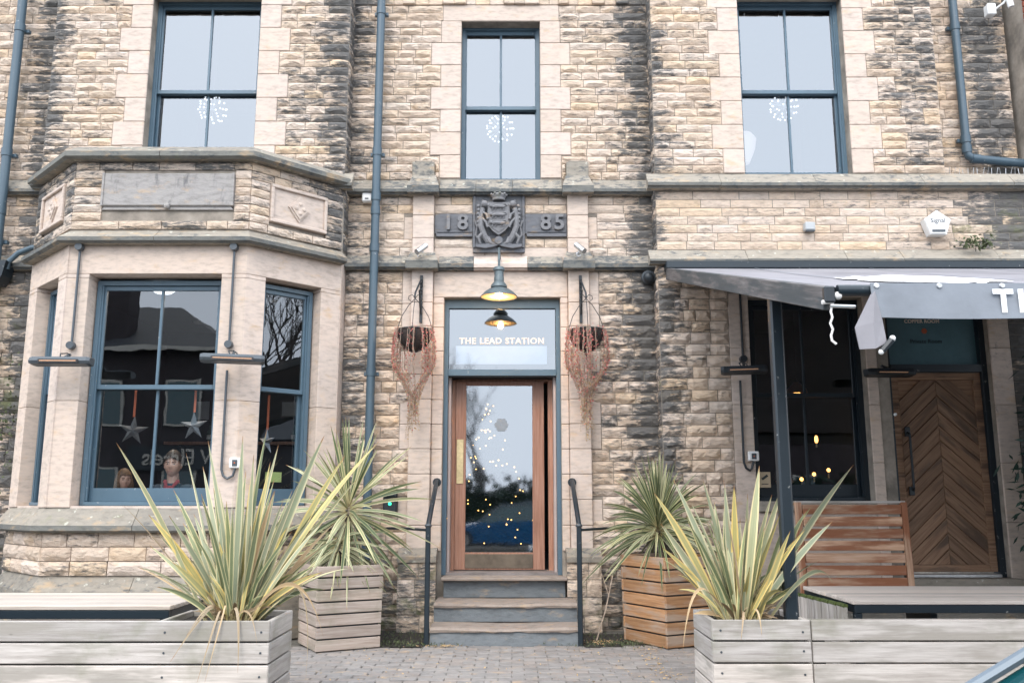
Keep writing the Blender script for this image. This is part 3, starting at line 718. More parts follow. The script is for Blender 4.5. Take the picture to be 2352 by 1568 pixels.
for M, kk in ((FR, 0), (FL, 1)):
    du = DU if kk == 0 else (CL - DU[1], CL - DU[0])
    fill(M, 0, CL, 3.97, 4.675, [(du[0], du[1], DZ[0], DZ[1])], .0885, .024, (lambda x, z: .22) if kk == 0 else (lambda x, z: .5), wmin=.16, wmax=.4)
    b = MB(M); t = .035
    b.box(du[0], du[1], -.006, .03, DZ[0], DZ[1]); b.box(du[0], du[1], -.034, -.006, DZ[0], DZ[0] + t, .006); b.box(du[0], du[1], -.034, -.006, DZ[1] - t, DZ[1], .006)
    b.box(du[0], du[0] + t, -.034, -.006, DZ[0] + t, DZ[1] - t, .006); b.box(du[1] - t, du[1], -.034, -.006, DZ[0] + t, DZ[1] - t, .006)
    cu, cz = (du[0] + du[1]) / 2, (DZ[0] + DZ[1]) / 2
    for s, y0 in ((.125, -.022), (.10, -.034)): b.prism([(cu - s, cz), (cu, cz - s * 1.15), (cu + s, cz), (cu, cz + s * 1.15)], y0, -.0)
    for dx, dz in ((-.045, 0), (.045, 0), (0, -.05), (0, .05)): b.ball((cu + dx, -.034, cz + dz), .022, 8, 6, (1, .6, 1))
    o = b.build('carved_panel', DRESS, BLD, label='carved stone panel with a raised diamond'); o['soot'] = .05
b = MB(FF); b.box(PLQ[0], PLQ[1], -.035, .03, PLQ[2] + .035, PLQ[3], .008); b.prism([(PLQ[0], PLQ[2]), (PLQ[1], PLQ[2]), (PLQ[1] - .03, PLQ[2] + .035), (PLQ[0] + .03, PLQ[2] + .035)], -.012, .03)
b.ball((-3.44, -.03, PLQ[2] + .03), .03, 8, 6)
b.box(PLQ[0] - .0, PLQ[0] + .02, -.046, -.03, PLQ[2] + .035, PLQ[3]); b.box(PLQ[1] - .02, PLQ[1], -.046, -.03, PLQ[2] + .035, PLQ[3])
o = b.build('blank_plaque', PLAQM, BLD, label='worn grey blank stone plaque on the bay front'); o['soot'] = .1
PLAQ = o
for M, L0, L1 in ((FF, Bp[0], C[0]), (FR, 0, CL), (FL, 0, CL)):
    fill(M, L0, L1, .628, 1.022, [], .1312, .042, lambda x, z: .14, lambda x, z: .1, .22, .5)
# windows of the bay
window(FF, OPF[0] + .01, OPF[1] - .01, 1.268, OPF[3] - .03, 2.415, .17, BLUE, GL_LOW, fw=.045, sill=.13, sw=.034, label='wide sash window at the front of the bay')
window(FR, OPR[0] + .02, OPR[1] - .02, 1.268, OPR[3] - .03, 2.415, .13, BLUE, GL_LOW, fw=.04, sw=.034, bar=False, sill=.13)
window(FL, OPL[0] + .02, OPL[1] - .02, 1.268, OPL[3] - .03, 2.415, .13, BLUE, GL_LOW, fw=.04, sw=.034, bar=False, sill=.13)
window(FW, LWIN[0], LWIN[1], LWIN[2] + .0, LWIN[3], 5.875, .13, BLUE, GL_UP, fw=.03, sw=.032, label='tall sash window above the bay')
window(FW, RWIN[0], RWIN[1], RWIN[2], RWIN[3], 5.875, .13, BLUE, GL_UP, fw=.03, sw=.032, label='tall sash window of the right wing')
window(F0, CWIN[0], CWIN[1], CWIN[2], CWIN[3], 5.80, .14, BLUE, GL_UP, fw=.024, sw=.028, label='sash window over the carved crest')
window(FW, W2[0], W2[1], W2[2], W2[3], 2.42, .13, NAVY, GL_LOW, fw=.055, sill=.13, label='dark painted sash window under the awning')
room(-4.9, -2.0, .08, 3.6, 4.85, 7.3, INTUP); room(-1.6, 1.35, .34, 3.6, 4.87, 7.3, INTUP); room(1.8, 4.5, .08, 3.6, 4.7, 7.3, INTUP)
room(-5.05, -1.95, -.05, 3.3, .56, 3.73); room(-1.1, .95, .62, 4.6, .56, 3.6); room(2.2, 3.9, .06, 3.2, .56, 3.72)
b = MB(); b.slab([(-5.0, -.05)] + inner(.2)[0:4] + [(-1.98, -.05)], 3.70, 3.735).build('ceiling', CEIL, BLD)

# ---- doorway: frame, transom light and inner door
b = MB(); fy = .10
b.box(DOOR[0], DOOR[0] + .045, fy, fy + .09, DOOR[2] + .02, DOOR[3] - .0); b.box(DOOR[1] - .045, DOOR[1], fy, fy + .09, DOOR[2] + .02, DOOR[3])
b.box(DOOR[0] + .045, DOOR[1] - .045, fy, fy + .09, 3.41, DOOR[3]); b.box(DOOR[0] + .045, DOOR[1] - .045, fy - .012, fy + .10, 2.655, 2.725, .004)
DF = b.build('door_frame', BLUE, BLD)
MB().add([(DOOR[0] + .05, .14, 2.725), (DOOR[1] - .05, .14, 2.725), (DOOR[1] - .05, .14, 3.41), (DOOR[0] + .05, .14, 3.41)], [(0, 1, 2, 3)]).build('transom_pane', GL_DOOR, DF)
MB().box(-.62, .385, .146, .15, 2.79, 2.995).build('frosted_panel', GL_FROST, DF)
text('lettering', 'THE LEAD STATION', .094, GOLDPRINT, DF, facing(-.112, .132, 3.045), .001, fat=.0022, space=1.13, label='cream lettering reading THE LEAD STATION')
PINKW = plain('pinkish_white_paint', (.46, .37, .34), .6)
for xa_ in (DOOR[0] + .048, DOOR[1] - .075): MB().box(xa_, xa_ + .027, .19, .60, .56, 2.65).build('door_lining', PINKW, BLD)
b = MB(); b.box(-.672, -.63, .40, .60, .56, 2.65); b.box(.40, .455, .40, .60, .56, 2.65); b.box(-.63, .40, .42, .60, 2.635, 2.66); b.build('inner_door_frame', WDOOR, BLD)
b = MB(); b.box(DOOR[0], DOOR[1], .19, .62, 2.66, 2.72); b.build('transom_ceiling', NAVY, BLD)
Dm = MB(); dx0, dx1, dz0, dz1 = -.627, .355, .582, 2.632; gx0, gx1, gz0, gz1 = -.510, .226, .765, 2.585
Dm.box(dx0, gx0, .38, .425, dz0, dz1, .004); Dm.box(gx1, dx1, .38, .425, dz0, dz1, .004); Dm.box(gx0, gx1, .38, .425, gz1, dz1, .004); Dm.box(gx0, gx1, .38, .425, dz0, gz0, .004)
DR = Dm.build('door', WDOOR, BLD, label='varnished hardwood door with one tall glass pane')
MB().add([(gx0, .40, gz0), (gx1, .40, gz0), (gx1, .40, gz1), (gx0, .40, gz1)], [(0, 1, 2, 3)]).build('door_pane', GL_DOOR, DR)
MB().box(gx0 + .0, gx1 - .0, .372, .379, .60, .748, .002).build('kick_plate', BRONZE, DR); MB().box(-.612, -.535, .370, .379, 1.50, 1.985, .003).build('push_plate', BRASS, DR)
pp = MB()
for k in range(6):
    t = math.pi * 2 * k / 6; pp.lathe([(.001, -.002), (.036, 0), (.001, .002)], (-.118 + .042 * math.cos(t), .396, 2.145 + .042 * math.sin(t)), 12, 'y')
pp.build('flower_sticker', plain('grey_vinyl', (.25, .28, .31), .5), DR, label='grey flower shaped sticker')
for z in (2.42, 1.05):
    for s in (-1, 1):
        b = MB(); b.box(-.108 + s * .573 - .004, -.108 + s * .573 + .004, .22, .26, z, z + .10); b.build('hinge', BLACKM, BLD)

# ---- steps and threshold
def step(z0, z1, yf, yb, x0, x1, nose, mat=STEPBLUE, seed=0):
    o = MB().box(x0, x1, yf, yb, z0, z1 - .045).build('step', mat, BLD); o['soot'] = .0; o['tone'] = random.random(); o['moss'] = .12
    n = 26; vs = []; fs = []
    for i in range(n + 1):
        x = x0 + (x1 - x0) * i / n; e = mn.noise(Vector((x * 4, seed, 0))) * .022 + mn.noise(Vector((x * 13, seed, 4))) * .01; wz = -.016 * math.exp(-((x - (x0 + x1) / 2) / .4) ** 2)
        vs += [(x, yf - nose + e, z1 - .044 + mn.noise(Vector((x * 9, 7, seed))) * .012), (x, yf - nose - .006 + e, z1 - .02 + wz), (x, yf - nose + .018 + e, z1 + wz), (x, yb, z1 + wz * .3), (x, yb, z1 - .044)]
    for i in range(n):
        for j in range(5): a = i * 5 + j; b_ = i * 5 + (j + 1) % 5; fs.append((a, b_, b_ + 5, a + 5))
    fs += [tuple(range(4, -1, -1)), tuple(range(n * 5, n * 5 + 5))]
    t = MB().add(vs, fs).build('tread', STEPTOP, o); t['soot'] = .12; t['moss'] = .30; t['tone'] = random.random()
step(0, .170, -.99, -.0, -.755, .628, .02, seed=1); step(.170, .345, -.60, 0, -.755, .628, .025, seed=2)
o = MB().box(-.70, .545, -.13, .08, .345, .515, .004).build('step', STEPBLUE, BLD); o['soot'] = -.2
o = MB().box(-.72, .565, -.22, .11, .517, .548, .006).build('threshold_slab', STEPTOP, BLD); o['soot'] = -.1
o = MB().box(DOOR[0], DOOR[1], .11, .62, .40, .575).build('threshold', plain('worn_threshold', (.24, .21, .20), .5, var=.4), BLD)

# ---- chevron door at the right with its overlight
b = MB(FW); b.box(D2[0], D2[0] + .06, .10, .22, D2[2], D2[3]); b.box(D2[1] - .06, D2[1], .08, .22, D2[2], D2[3]); b.box(D2[0] + .06, D2[1] - .06, .10, .22, 3.36, D2[3]); b.box(D2[0] + .06, D2[1] - .06, .08, .24, 2.66, 2.74)
b.build('door_frame', NAVY, BLD, label='dark navy frame round the chevron door')
o = MB(FW).add([(D2[0] + .06, .16, 2.74), (D2[1] - .06, .16, 2.74), (D2[1] - .06, .16, 3.36), (D2[0] + .06, .16, 3.36)], [(0, 1, 2, 3)]).build('overlight_pane', plain('teal_frosted_glass', (.10, .185, .215), .15), BLD)
CX = (D2[0] + D2[1]) / 2
text('lettering', 'COPPER ROOM', .055, GOLDPRINT, o, facing(CX - .08, -.25 + .152, 3.22), .001, fat=.001, label='dim gold lettering over the chevron door')
text('lettering', 'Private Room', .062, DARKIN, o, facing(CX - .05, -.25 + .152, 3.0), .001, label='dark lettering reading Private Room')
b = MB(FW)
for k in range(6): b.lathe([(.001, -.002), (.015, 0), (.001, .002)], (CX - .06 + .017 * math.cos(k * 1.047), .154, 3.115 + .017 * math.sin(k * 1.047)), 8, 'y')
b.build('emblem', RIBBON, o)
dz0, dz1 = .60, 2.655; da, db = D2[0] + .063, D2[1] - .063; st = .075
b = MB(FW); b.box(da, da + st, .12, .165, dz0, dz1, .003); b.box(db - st, db, .12, .165, dz0, dz1, .003); b.box(da + st, db - st, .12, .165, dz1 - st, dz1, .003); b.box(da + st, db - st, .12, .165, dz0, dz0 + .07, .003); b.box(da + st, db - st, .150, .165, dz0 + .07, dz1 - st)
CD = b.build('chevron_door', WCHEV, BLD, label='brown timber door with planks laid in chevrons')
def clip(poly, a, b_, c):           # keep a*x + b*z <= c
    out = []
    for i in range(len(poly)):
        p, q = poly[i], poly[(i + 1) % len(poly)]; dp = a * p[0] + b_ * p[1] - c; dq = a * q[0] + b_ * q[1] - c
        if dp <= 0: out.append(p)
        if (dp < 0 < dq) or (dq < 0 < dp): t = dp / (dp - dq); out.append((p[0] + (q[0] - p[0]) * t, p[1] + (q[1] - p[1]) * t))
    return out
ia, ib, iz0, iz1 = da + st + .002, db - st - .002, dz0 + .072, dz1 - st - .002; cm = (ia + ib) / 2; pitch = .158
for side in (-1, 1):
    k = -4
    while True:
        zc_ = iz0 + k * pitch; k += 1
        if zc_ > iz1: break
        xe = ia if side < 0 else ib; hw = abs(xe - cm); sl = .92
        z0, z1 = zc_ + .0065, zc_ + pitch - .0065
        # plank climbs towards the middle
        poly = [(cm + side * .002, z0 + hw * 0), (xe, z0 - hw * sl), (xe, z1 - hw * sl), (cm + side * .002, z1)]
        poly = [(p[0], p[1] + 0) for p in poly]
        poly = clip(poly, 0, 1, iz1); 
        if len(poly) > 2: poly = clip(poly, 0, -1, -iz0)
        if len(poly) < 3: continue
        ar = abs(sum(poly[i][0] * poly[(i + 1) % len(poly)][1] - poly[(i + 1) % len(poly)][0] * poly[i][1] for i in range(len(poly)))) / 2
        if ar < .0006: continue
        ang = math.atan2(sl, -side)      # direction of the grain
        org = FW @ Vector((cm, .150, zc_)); u = Vector((-side * 1, 0, sl)).normalized(); wv = Vector((-u.z, 0, u.x)); yv = wv.cross(u)
        M = Matrix(((u.x, yv.x, wv.x, org.x), (u.y, yv.y, wv.y, org.y), (u.z, yv.z, wv.z, org.z), (0, 0, 0, 1)))
        bb = MB(); bb.prism(poly, -.018 - random.uniform(0, .003), -.0); bb2 = MB(); bb2.v = [M.inverted() @ (FW @ Vector((v.x, v.y + .150, v.z))) for v in bb.v]; bb2.f = bb.f; bb2.mi = bb.mi
        place('plank', bb2.mesh('plank'), WCHEV, CD, M)
b = MB(FW); b.tube([(da + .055 + st, .12, 2.02), (da + .055 + st, .06, 2.0), (da + .055 + st, .06, 1.45), (da + .075 + st, .12, 1.42)], .013, 8); b.box(da + .03 + st, da + .085 + st, .108, .128, 1.98, 2.08, .004); b.box(da + .03 + st, da + .085 + st, .108, .128, 1.37, 1.46, .004)
b.build('door_handle', BLACKM, CD, smooth=True, label='long black pull handle'); MB(FW).ball((da - .03, .0, 2.2), .018, 10, 8).build('doorbell', WHITEM, BLD, smooth=True)
b = MB(FW); b.box(D2[0] - .05, D2[1] + .05, -.18, .14, .48, .55, .01); b.build('threshold', WEATH, BLD, label='grey door threshold stone at the right')
b = MB(FW); b.box(D2[0] + .02, D2[1] - .1, -.02, .12, .555, .585, .003); b.build('draught_strip', SILVER, BLD)

# ---- place every stone: the 300 that show largest each as its own block, the others joined
def rock_variant(nx, nz, seed):
    r = random.Random(seed); vs = []; fs = []; rx = r.uniform(.3, .7); rz = r.uniform(.42, .68); tilt = r.uniform(-.22, .22)
    for j in range(nz + 1):
        for i in range(nx + 1):
            u, v = i / nx, j / nz; edge = i in (0, nx) or j in (0, nz)
            if edge:
                y = -r.uniform(.05, .30); uu, vv = u + (.0 if i in (0, nx) else r.uniform(-.04, .04)), v
            else:
                uu = u + r.uniform(-.30, .30) / nx; vv = rz + (.25 * (j - nz / 2) / nz) + tilt * (u - .5) + r.uniform(-.08, .08) if nz > 2 else rz
                vv = min(.86, max(.16, v + r.uniform(-.12, .12) + tilt * (u - .5)))
                y = -(.62 + .38 * math.exp(-((vv - rz) / .25) ** 2)) * r.uniform(.72, 1.12)
            vs.append((uu, y, vv))
    n = len(vs)
    for j in range(nz):
        for i in range(nx):
            a = j * (nx + 1) + i; q = (a, a + 1, a + nx + 2, a + nx + 1)
            fs += [(q[0], q[1], q[2]), (q[0], q[2], q[3])] if r.random() < .5 else [(q[0], q[1], q[3]), (q[1], q[2], q[3])]
    ring = [i for i in range(nx + 1)] + [j * (nx + 1) + nx for j in range(1, nz + 1)] + [nz * (nx + 1) + i for i in range(nx - 1, -1, -1)] + [j * (nx + 1) for j in range(nz - 1, 0, -1)]
    for k, i in enumerate(ring): vs.append((vs[i][0], .6, vs[i][2]))
    m = len(ring)
    for k in range(m): fs.append((ring[k], n + k, n + (k + 1) % m, ring[(k + 1) % m]))
    return vs, fs
RV = [rock_variant(4, 3, 100 + i) for i in range(16)]; RVL = [rock_variant(6, 3, 200 + i) for i in range(16)]
RM = {}
for key, arr in (('s', RV), ('l', RVL)):
    for i, (vs, fs) in enumerate(arr):
        me = bpy.data.meshes.new('stone'); me.from_pydata(vs, [], fs); me.update(); me.materials.append(ROCK); RM[(key, i)] = me
def psize(s):
    M, wd, h = s[0], s[1], s[2]; p = [seen(M @ Vector(q)) for q in ((0, 0, 0), (wd, 0, 0), (0, 0, h))]
    if not (-10 < p[0][0] < 2362 and -10 < p[0][1] < 1578): return 0
    return abs((p[1][0] - p[0][0]) * (p[2][1] - p[0][1]) - (p[1][1] - p[0][1]) * (p[2][0] - p[0][0]))
stones.sort(key=psize, reverse=True)
V_, F_, T_, S_, O_ = [], [], [], [], []
for i, (M, wd, h, rel, tone, soot, moss) in enumerate(stones):
    key = ('l' if wd > .28 else 's', random.randrange(16)); rel = min(rel, h * .42)
    MS = M @ Matrix.Diagonal((wd, rel, h, 1))
    if i < 300:
        o = place('stone', RM[key], None, BLD, MS); o['tone'] = tone; o['soot'] = soot; o['moss'] = moss
    else:
        vs, fs = (RVL if key[0] == 'l' else RV)[key[1]]; n = len(V_)
        V_ += [tuple(MS @ Vector(v)) for v in vs]; F_ += [tuple(a + n for a in f) for f in fs]; T_ += [tone] * len(vs); S_ += [soot] * len(vs); O_ += [moss] * len(vs)
me = bpy.data.meshes.new('stone'); me.from_pydata(V_, [], F_); me.update()
for nm, arr in (('tone', T_), ('soot', S_), ('moss', O_)): me.attributes.new(nm, 'FLOAT', 'POINT').data.foreach_set('value', arr)
place('stone', me, ROCK, BLD, kind='stuff', label='the remaining rock-faced sandstone blocks')

# ================================================================== THINGS FIXED TO THE FRONT
def pipe_thing(label, pts, r, mat, collars, loc, brackets=()):
    t = thing('drainpipe', loc, label, 'drainpipe', 'cast iron drainpipes')
    MB().tube(pts, r, 14).build('pipe', mat, t, smooth=True)
    for c, d in collars:
        c = Vector(c); d = Vector(d).normalized(); MB().tube([c - d * .045, c - d * .04, c + d * .04, c + d * .045], r * 1.16, 14).build('collar', mat, t, smooth=True)
    for c in brackets: MB().box(c[0] - r * 1.7, c[0] + r * 1.7, c[1] + r * .6, c[1] + r * 1.6, c[2] - .02, c[2] + .02, .003).build('bracket', mat, t)
    return t
Z = Vector((0, 0, 1))
pipe_thing('slate blue drainpipe running down the recessed centre, left of the doorway', [(-1.495, -.178, 7.6), (-1.495, -.178, .02)], .046, PIPEB,
           [((-1.495, -.178, z), Z) for z in (6.82, 5.12, 4.60, 4.44, 4.02, 2.66, 1.0)], (-1.495, -.178, 0), [(-1.495, -.178, z) for z in (6.80, 5.10, 2.64, 1.0)])
t = pipe_thing('blue drainpipe at the far left edge running into a hopper', [(-5.62, -.16, 7.6), (-5.60, -.16, .02)], .050, PIPEB,
           [((-5.615, -.16, z), Z) for z in (6.62, 5.12, 4.45, 4.1, 2.4)], (-5.6, -.16, 0), [(-5.61, -.16, z) for z in (6.6, 5.1, 4.1)])
MB().prism([(-5.78, 3.86), (-5.44, 3.86), (-5.47, 3.70), (-5.52, 3.60), (-5.70, 3.60), (-5.75, 3.70)], -.26, -.07).build('hopper', NAVY, t)
MB().tube([(-5.05, -.18, 4.03), (-5.22, -.18, 4.02), (-5.36, -.18, 3.96), (-5.46, -.18, 3.86), (-5.47, -.18, 3.78)], .030, 10).build('branch_pipe', PIPEB, t, smooth=True)
t = pipe_thing('blue drainpipe at the upper right that turns and runs off to the right', [(5.165, .04, 7.6), (5.165, .04, 5.22), (5.175, .035, 5.16), (5.22, .03, 5.125), (6.2, .03, 5.03)], .047, PIPEB,
           [((5.165, .04, 6.75), Z), ((5.165, .04, 5.36), Z), ((5.165, .04, 5.24), Z), ((5.25, .03, 5.122), (1, 0, -.1))], (5.165, .04, 5), [(5.165, .04, 6.75), (5.165, .04, 5.36)])
t = thing('bird_spikes', (5.2, -.1, 4.86), 'row of pale bird spikes on the ledge below the upper right drainpipe', 'bird spikes')
b = MB(); b.box(4.78, 6.2, -.18, .04, 4.842, 4.862); b.build('ledge_flashing', plain('lead_flashing', (.28, .31, .34), .5, .3), t)
for k in range(26):
    x = 4.82 + k * .052; MB().tube([(x, -.10, 4.86), (x + srnd(.02), -.12 + srnd(.03), 4.96)], .003, 4).build('spike', SILVER, t)

# --- carved crest and date
CR = thing('stone_crest', (-.148, -.02, 4.0), 'sooty carved coat of arms with crown, shield and two beasts, flanked by the date 1885', 'crest')
b = MB(); b.box(-.435, .142, -.03, .0, 4.005, 4.675, .01); b.prism([(-.435, 4.005), (.142, 4.005), (.09, 4.06), (-.383, 4.06)], -.06, -.03)
b.box(-.435, -.405, -.045, -.03, 4.06, 4.66, .004); b.box(.112, .142, -.045, -.03, 4.06, 4.66, .004); b.build('back_slab', CARVE, CR)
for a, e in ((-.86, -.437), (.144, .61)):
    b = MB(); b.box(a, e, -.028, .01, 4.225, 4.455, .005); b.prism([(a + .02, 4.19), (e - .005, 4.19), (e - .005, 4.225), (a + .02, 4.225)], -.045, .01); b.box(a + .03, e - .01, -.042, -.028, 4.24, 4.252); o = b.build('date_slab', CARVE, CR); o['soot'] = -.1
for ch, x in (('1', -.705), ('8', -.545), ('8', .375), ('5', .525)):
    o = text('numeral', ch, .245, CARVE, CR, facing(x, -.045, 4.343), .020, fat=.006, label='carved numeral ' + ch); o['soot'] = -.15; o['tone'] = .9
cx = -.147
b = MB(); sh = [(cx - .115, 4.57), (cx - .105, 4.56), (cx + .105, 4.56), (cx + .115, 4.57), (cx + .125, 4.40), (cx + .118, 4.30), (cx + .07, 4.235), (cx, 4.185), (cx - .07, 4.235), (cx - .118, 4.30), (cx - .125, 4.40)]
b.prism(sh, -.115, -.03); inn = [(cx + (p[0] - cx) * .86, 4.39 + (p[1] - 4.39) * .86) for p in sh]; b.prism(inn, -.122, -.115); SHI = b.build('shield', CARVE, CR); SHI['soot'] = -.15; SHI['tone'] = .9
rr = random.Random(5)
for row in range(3):                                 # three walking beasts in relief, one above another
    z = 4.50 - row * .095; L = MB(); y = -.128
    L.tube([(cx - .07, y, z), (cx - .03, y - .006, z + .008), (cx + .03, y - .006, z + .004), (cx + .065, y, z + .006)], .017, 6); L.ball((cx - .083, y - .004, z + .012), .020, 7, 5)
    for lx in (-.06, -.025, .03, .062): L.tube([(cx + lx, y, z - .006), (cx + lx - .008, y - .004, z - .026), (cx + lx - .016, y, z - .036)], .0065, 5)
    L.tube([(cx + .065, y, z + .006), (cx + .09, y, z + .022), (cx + .075, y, z + .036), (cx + .055, y, z + .034)], .006, 5); o = L.build('carved_beast', CARVE, SHI, smooth=True); o['soot'] = -.3; o['tone'] = .9
K = MB(); K.lathe([(.070, 0), (.074, .012), (.070, .024), (.085, .055), (.07, .075), (.03, .085), (.001, .088)], (cx, -.085, 4.585), 16)
for k in range(9): t_ = math.pi * 2 * k / 9; K.ball((cx + .084 * math.cos(t_), -.085 + .084 * math.sin(t_), 4.652), .015, 6, 5)
K.ball((cx, -.09, 4.685), .017, 8, 6); o = K.build('crown', CARVE, CR, smooth=True); o['moss'] = .5; o['tone'] = .9
for s in (-1, 1):                                    # rampant supporters
    S = MB(); X = lambda d: cx + s * d
    S.tube([(X(.10), -.06, 4.10), (X(.155), -.085, 4.18), (X(.195), -.09, 4.29), (X(.195), -.085, 4.40), (X(.175), -.08, 4.50)], .036, 8, r1=.028)
    S.ball((X(.155), -.095, 4.545), .040, 9, 7); S.ball((X(.118), -.105, 4.53), .02, 7, 5); S.ball((X(.178), -.08, 4.585), .014, 6, 5)
    for k in range(6): S.ball((X(.215 + .012 * rr.random()), -.085, 4.30 + .045 * k), .021, 6, 5)
    S.tube([(X(.175), -.10, 4.45), (X(.135), -.125, 4.42), (X(.118), -.13, 4.36)], .014, 6); S.tube([(X(.18), -.10, 4.38), (X(.14), -.125, 4.33), (X(.118), -.125, 4.27)], .014, 6)
    S.tube([(X(.165), -.09, 4.22), (X(.225), -.10, 4.16), (X(.20), -.09, 4.09)], .024, 7, r1=.012); S.tube([(X(.12), -.085, 4.16), (X(.09), -.10, 4.10), (X(.05), -.09, 4.09)], .026, 7, r1=.012)
    S.tube([(X(.21), -.07, 4.13), (X(.255), -.07, 4.20), (X(.24), -.07, 4.29), (X(.26), -.07, 4.36)], .010, 6); o = S.build('supporter', CARVE, CR, smooth=True); o['soot'] = -.2; o['tone'] = .9
S = MB(); S.lathe([(.022, -.02), (.045, -.02), (.045, .02), (.022, .02)], (cx, -.10, 4.125), 16, 'y')
for s in (-1, 1): S.prism([(cx, 4.075), (cx + s * .06, 4.055), (cx + s * .15, 4.04), (cx + s * .25, 4.055), (cx + s * .255, 4.085), (cx + s * .15, 4.085), (cx + s * .06, 4.10), (cx, 4.10)], -.105, -.03)
o = S.build('scroll', CARVE, CR, smooth=False); o['soot'] = -.1

# --- swan-neck lamp over the door
L = thing('wall_lamp', (-.135, 0, 3.9), 'grey enamelled railway-style lamp glowing over the doorway', 'lamp')
ly = -.55
MB().tube([(-.135, -.0, 3.93), (-.135, -.10, 3.935), (-.135, -.30, 3.94), (-.135, -.47, 3.93), (-.135, -.535, 3.89), (-.135, ly, 3.82), (-.135, ly, 3.69)], .013, 8).build('swan_neck', LAMPM, L, smooth=True)
MB().lathe([(.001, .0), (.045, 0), (.045, .015), (.02, .03)], (-.135, -.012, 3.93), 16, 'y').build('wall_plate', LAMPM, L, smooth=True)
MB().lathe([(.012, 3.715), (.052, 3.70), (.060, 3.685), (.060, 3.665), (.048, 3.655), (.048, 3.60), (.052, 3.59), (.052, 3.545), (.075, 3.52), (.084, 3.505), (.084, 3.485), (.070, 3.478)], (-.135, ly, 0), 28).build('lamp_body', LAMPM, L, smooth=True)
MB().lathe([(.070, 3.480), (.110, 3.462), (.155, 3.430), (.188, 3.392), (.192, 3.386), (.186, 3.384), (.150, 3.420), (.105, 3.448), (.05, 3.462)], (-.135, ly, 0), 36).build('lamp_shade', LAMPM, L, smooth=True)
MB().lathe([(.183, 3.387), (.148, 3.417), (.103, 3.445), (.001, 3.456)], (-.135, ly, 0), 36).build('reflector', ENAMEL, L, smooth=True)
MB().ball((-.135, ly, 3.405), .032, 14, 10, (1, 1, 1.25)).build('bulb', WARM, L, smooth=True)

lb_ = bpy.data.lights.new('bulb_light', 'POINT'); lb_.energy = 9; lb_.color = (1, .62, .30); lb_.shadow_soft_size = .03; lo_ = bpy.data.objects.new('bulb_light', lb_); COL.objects.link(lo_); lo_.location = (-.135, ly, 3.355)
# --- silver spotlights on the capitals
for x, d, lb in ((-.985, .06, 'small silver spotlight on the left capital beside the crest'), (.735, -.03, 'small silver spotlight on the right capital beside the crest')):
    s = thing('spotlight', (x, -.15, 3.9), lb, 'spotlight', 'silver spotlights on the capitals')
    MB().tube([(x + .01, -.24, 3.915), (x - .028, -.235, 3.905), (x - .04, -.235, 3.94), (x - .01, -.235, 3.965), (x + .03, -.235, 3.955)], .008, 6).build('bracket', SILVER, s, smooth=True)
    MB().tube([(x - .04, -.27, 3.945), (x - .035, -.265, 3.95), (x + .045, -.20, 4.035), (x + .05, -.195, 4.04)] if d > 0 else [(x + .045, -.27, 3.955), (x + .04, -.265, 3.96), (x - .035, -.20, 4.045), (x - .04, -.195, 4.05)], .032, 16).build('barrel', SILVER, s, smooth=True)
    MB().tube([(x + (.05 if d > 0 else -.05) * 1.0, -.19, 4.03), (x + (.1 if d < 0 else -.1), -.05, 4.0), (x + (.16 if d < 0 else -.2), -.03, 4.02)], .004, 5).build('cable', BLACKM, s)

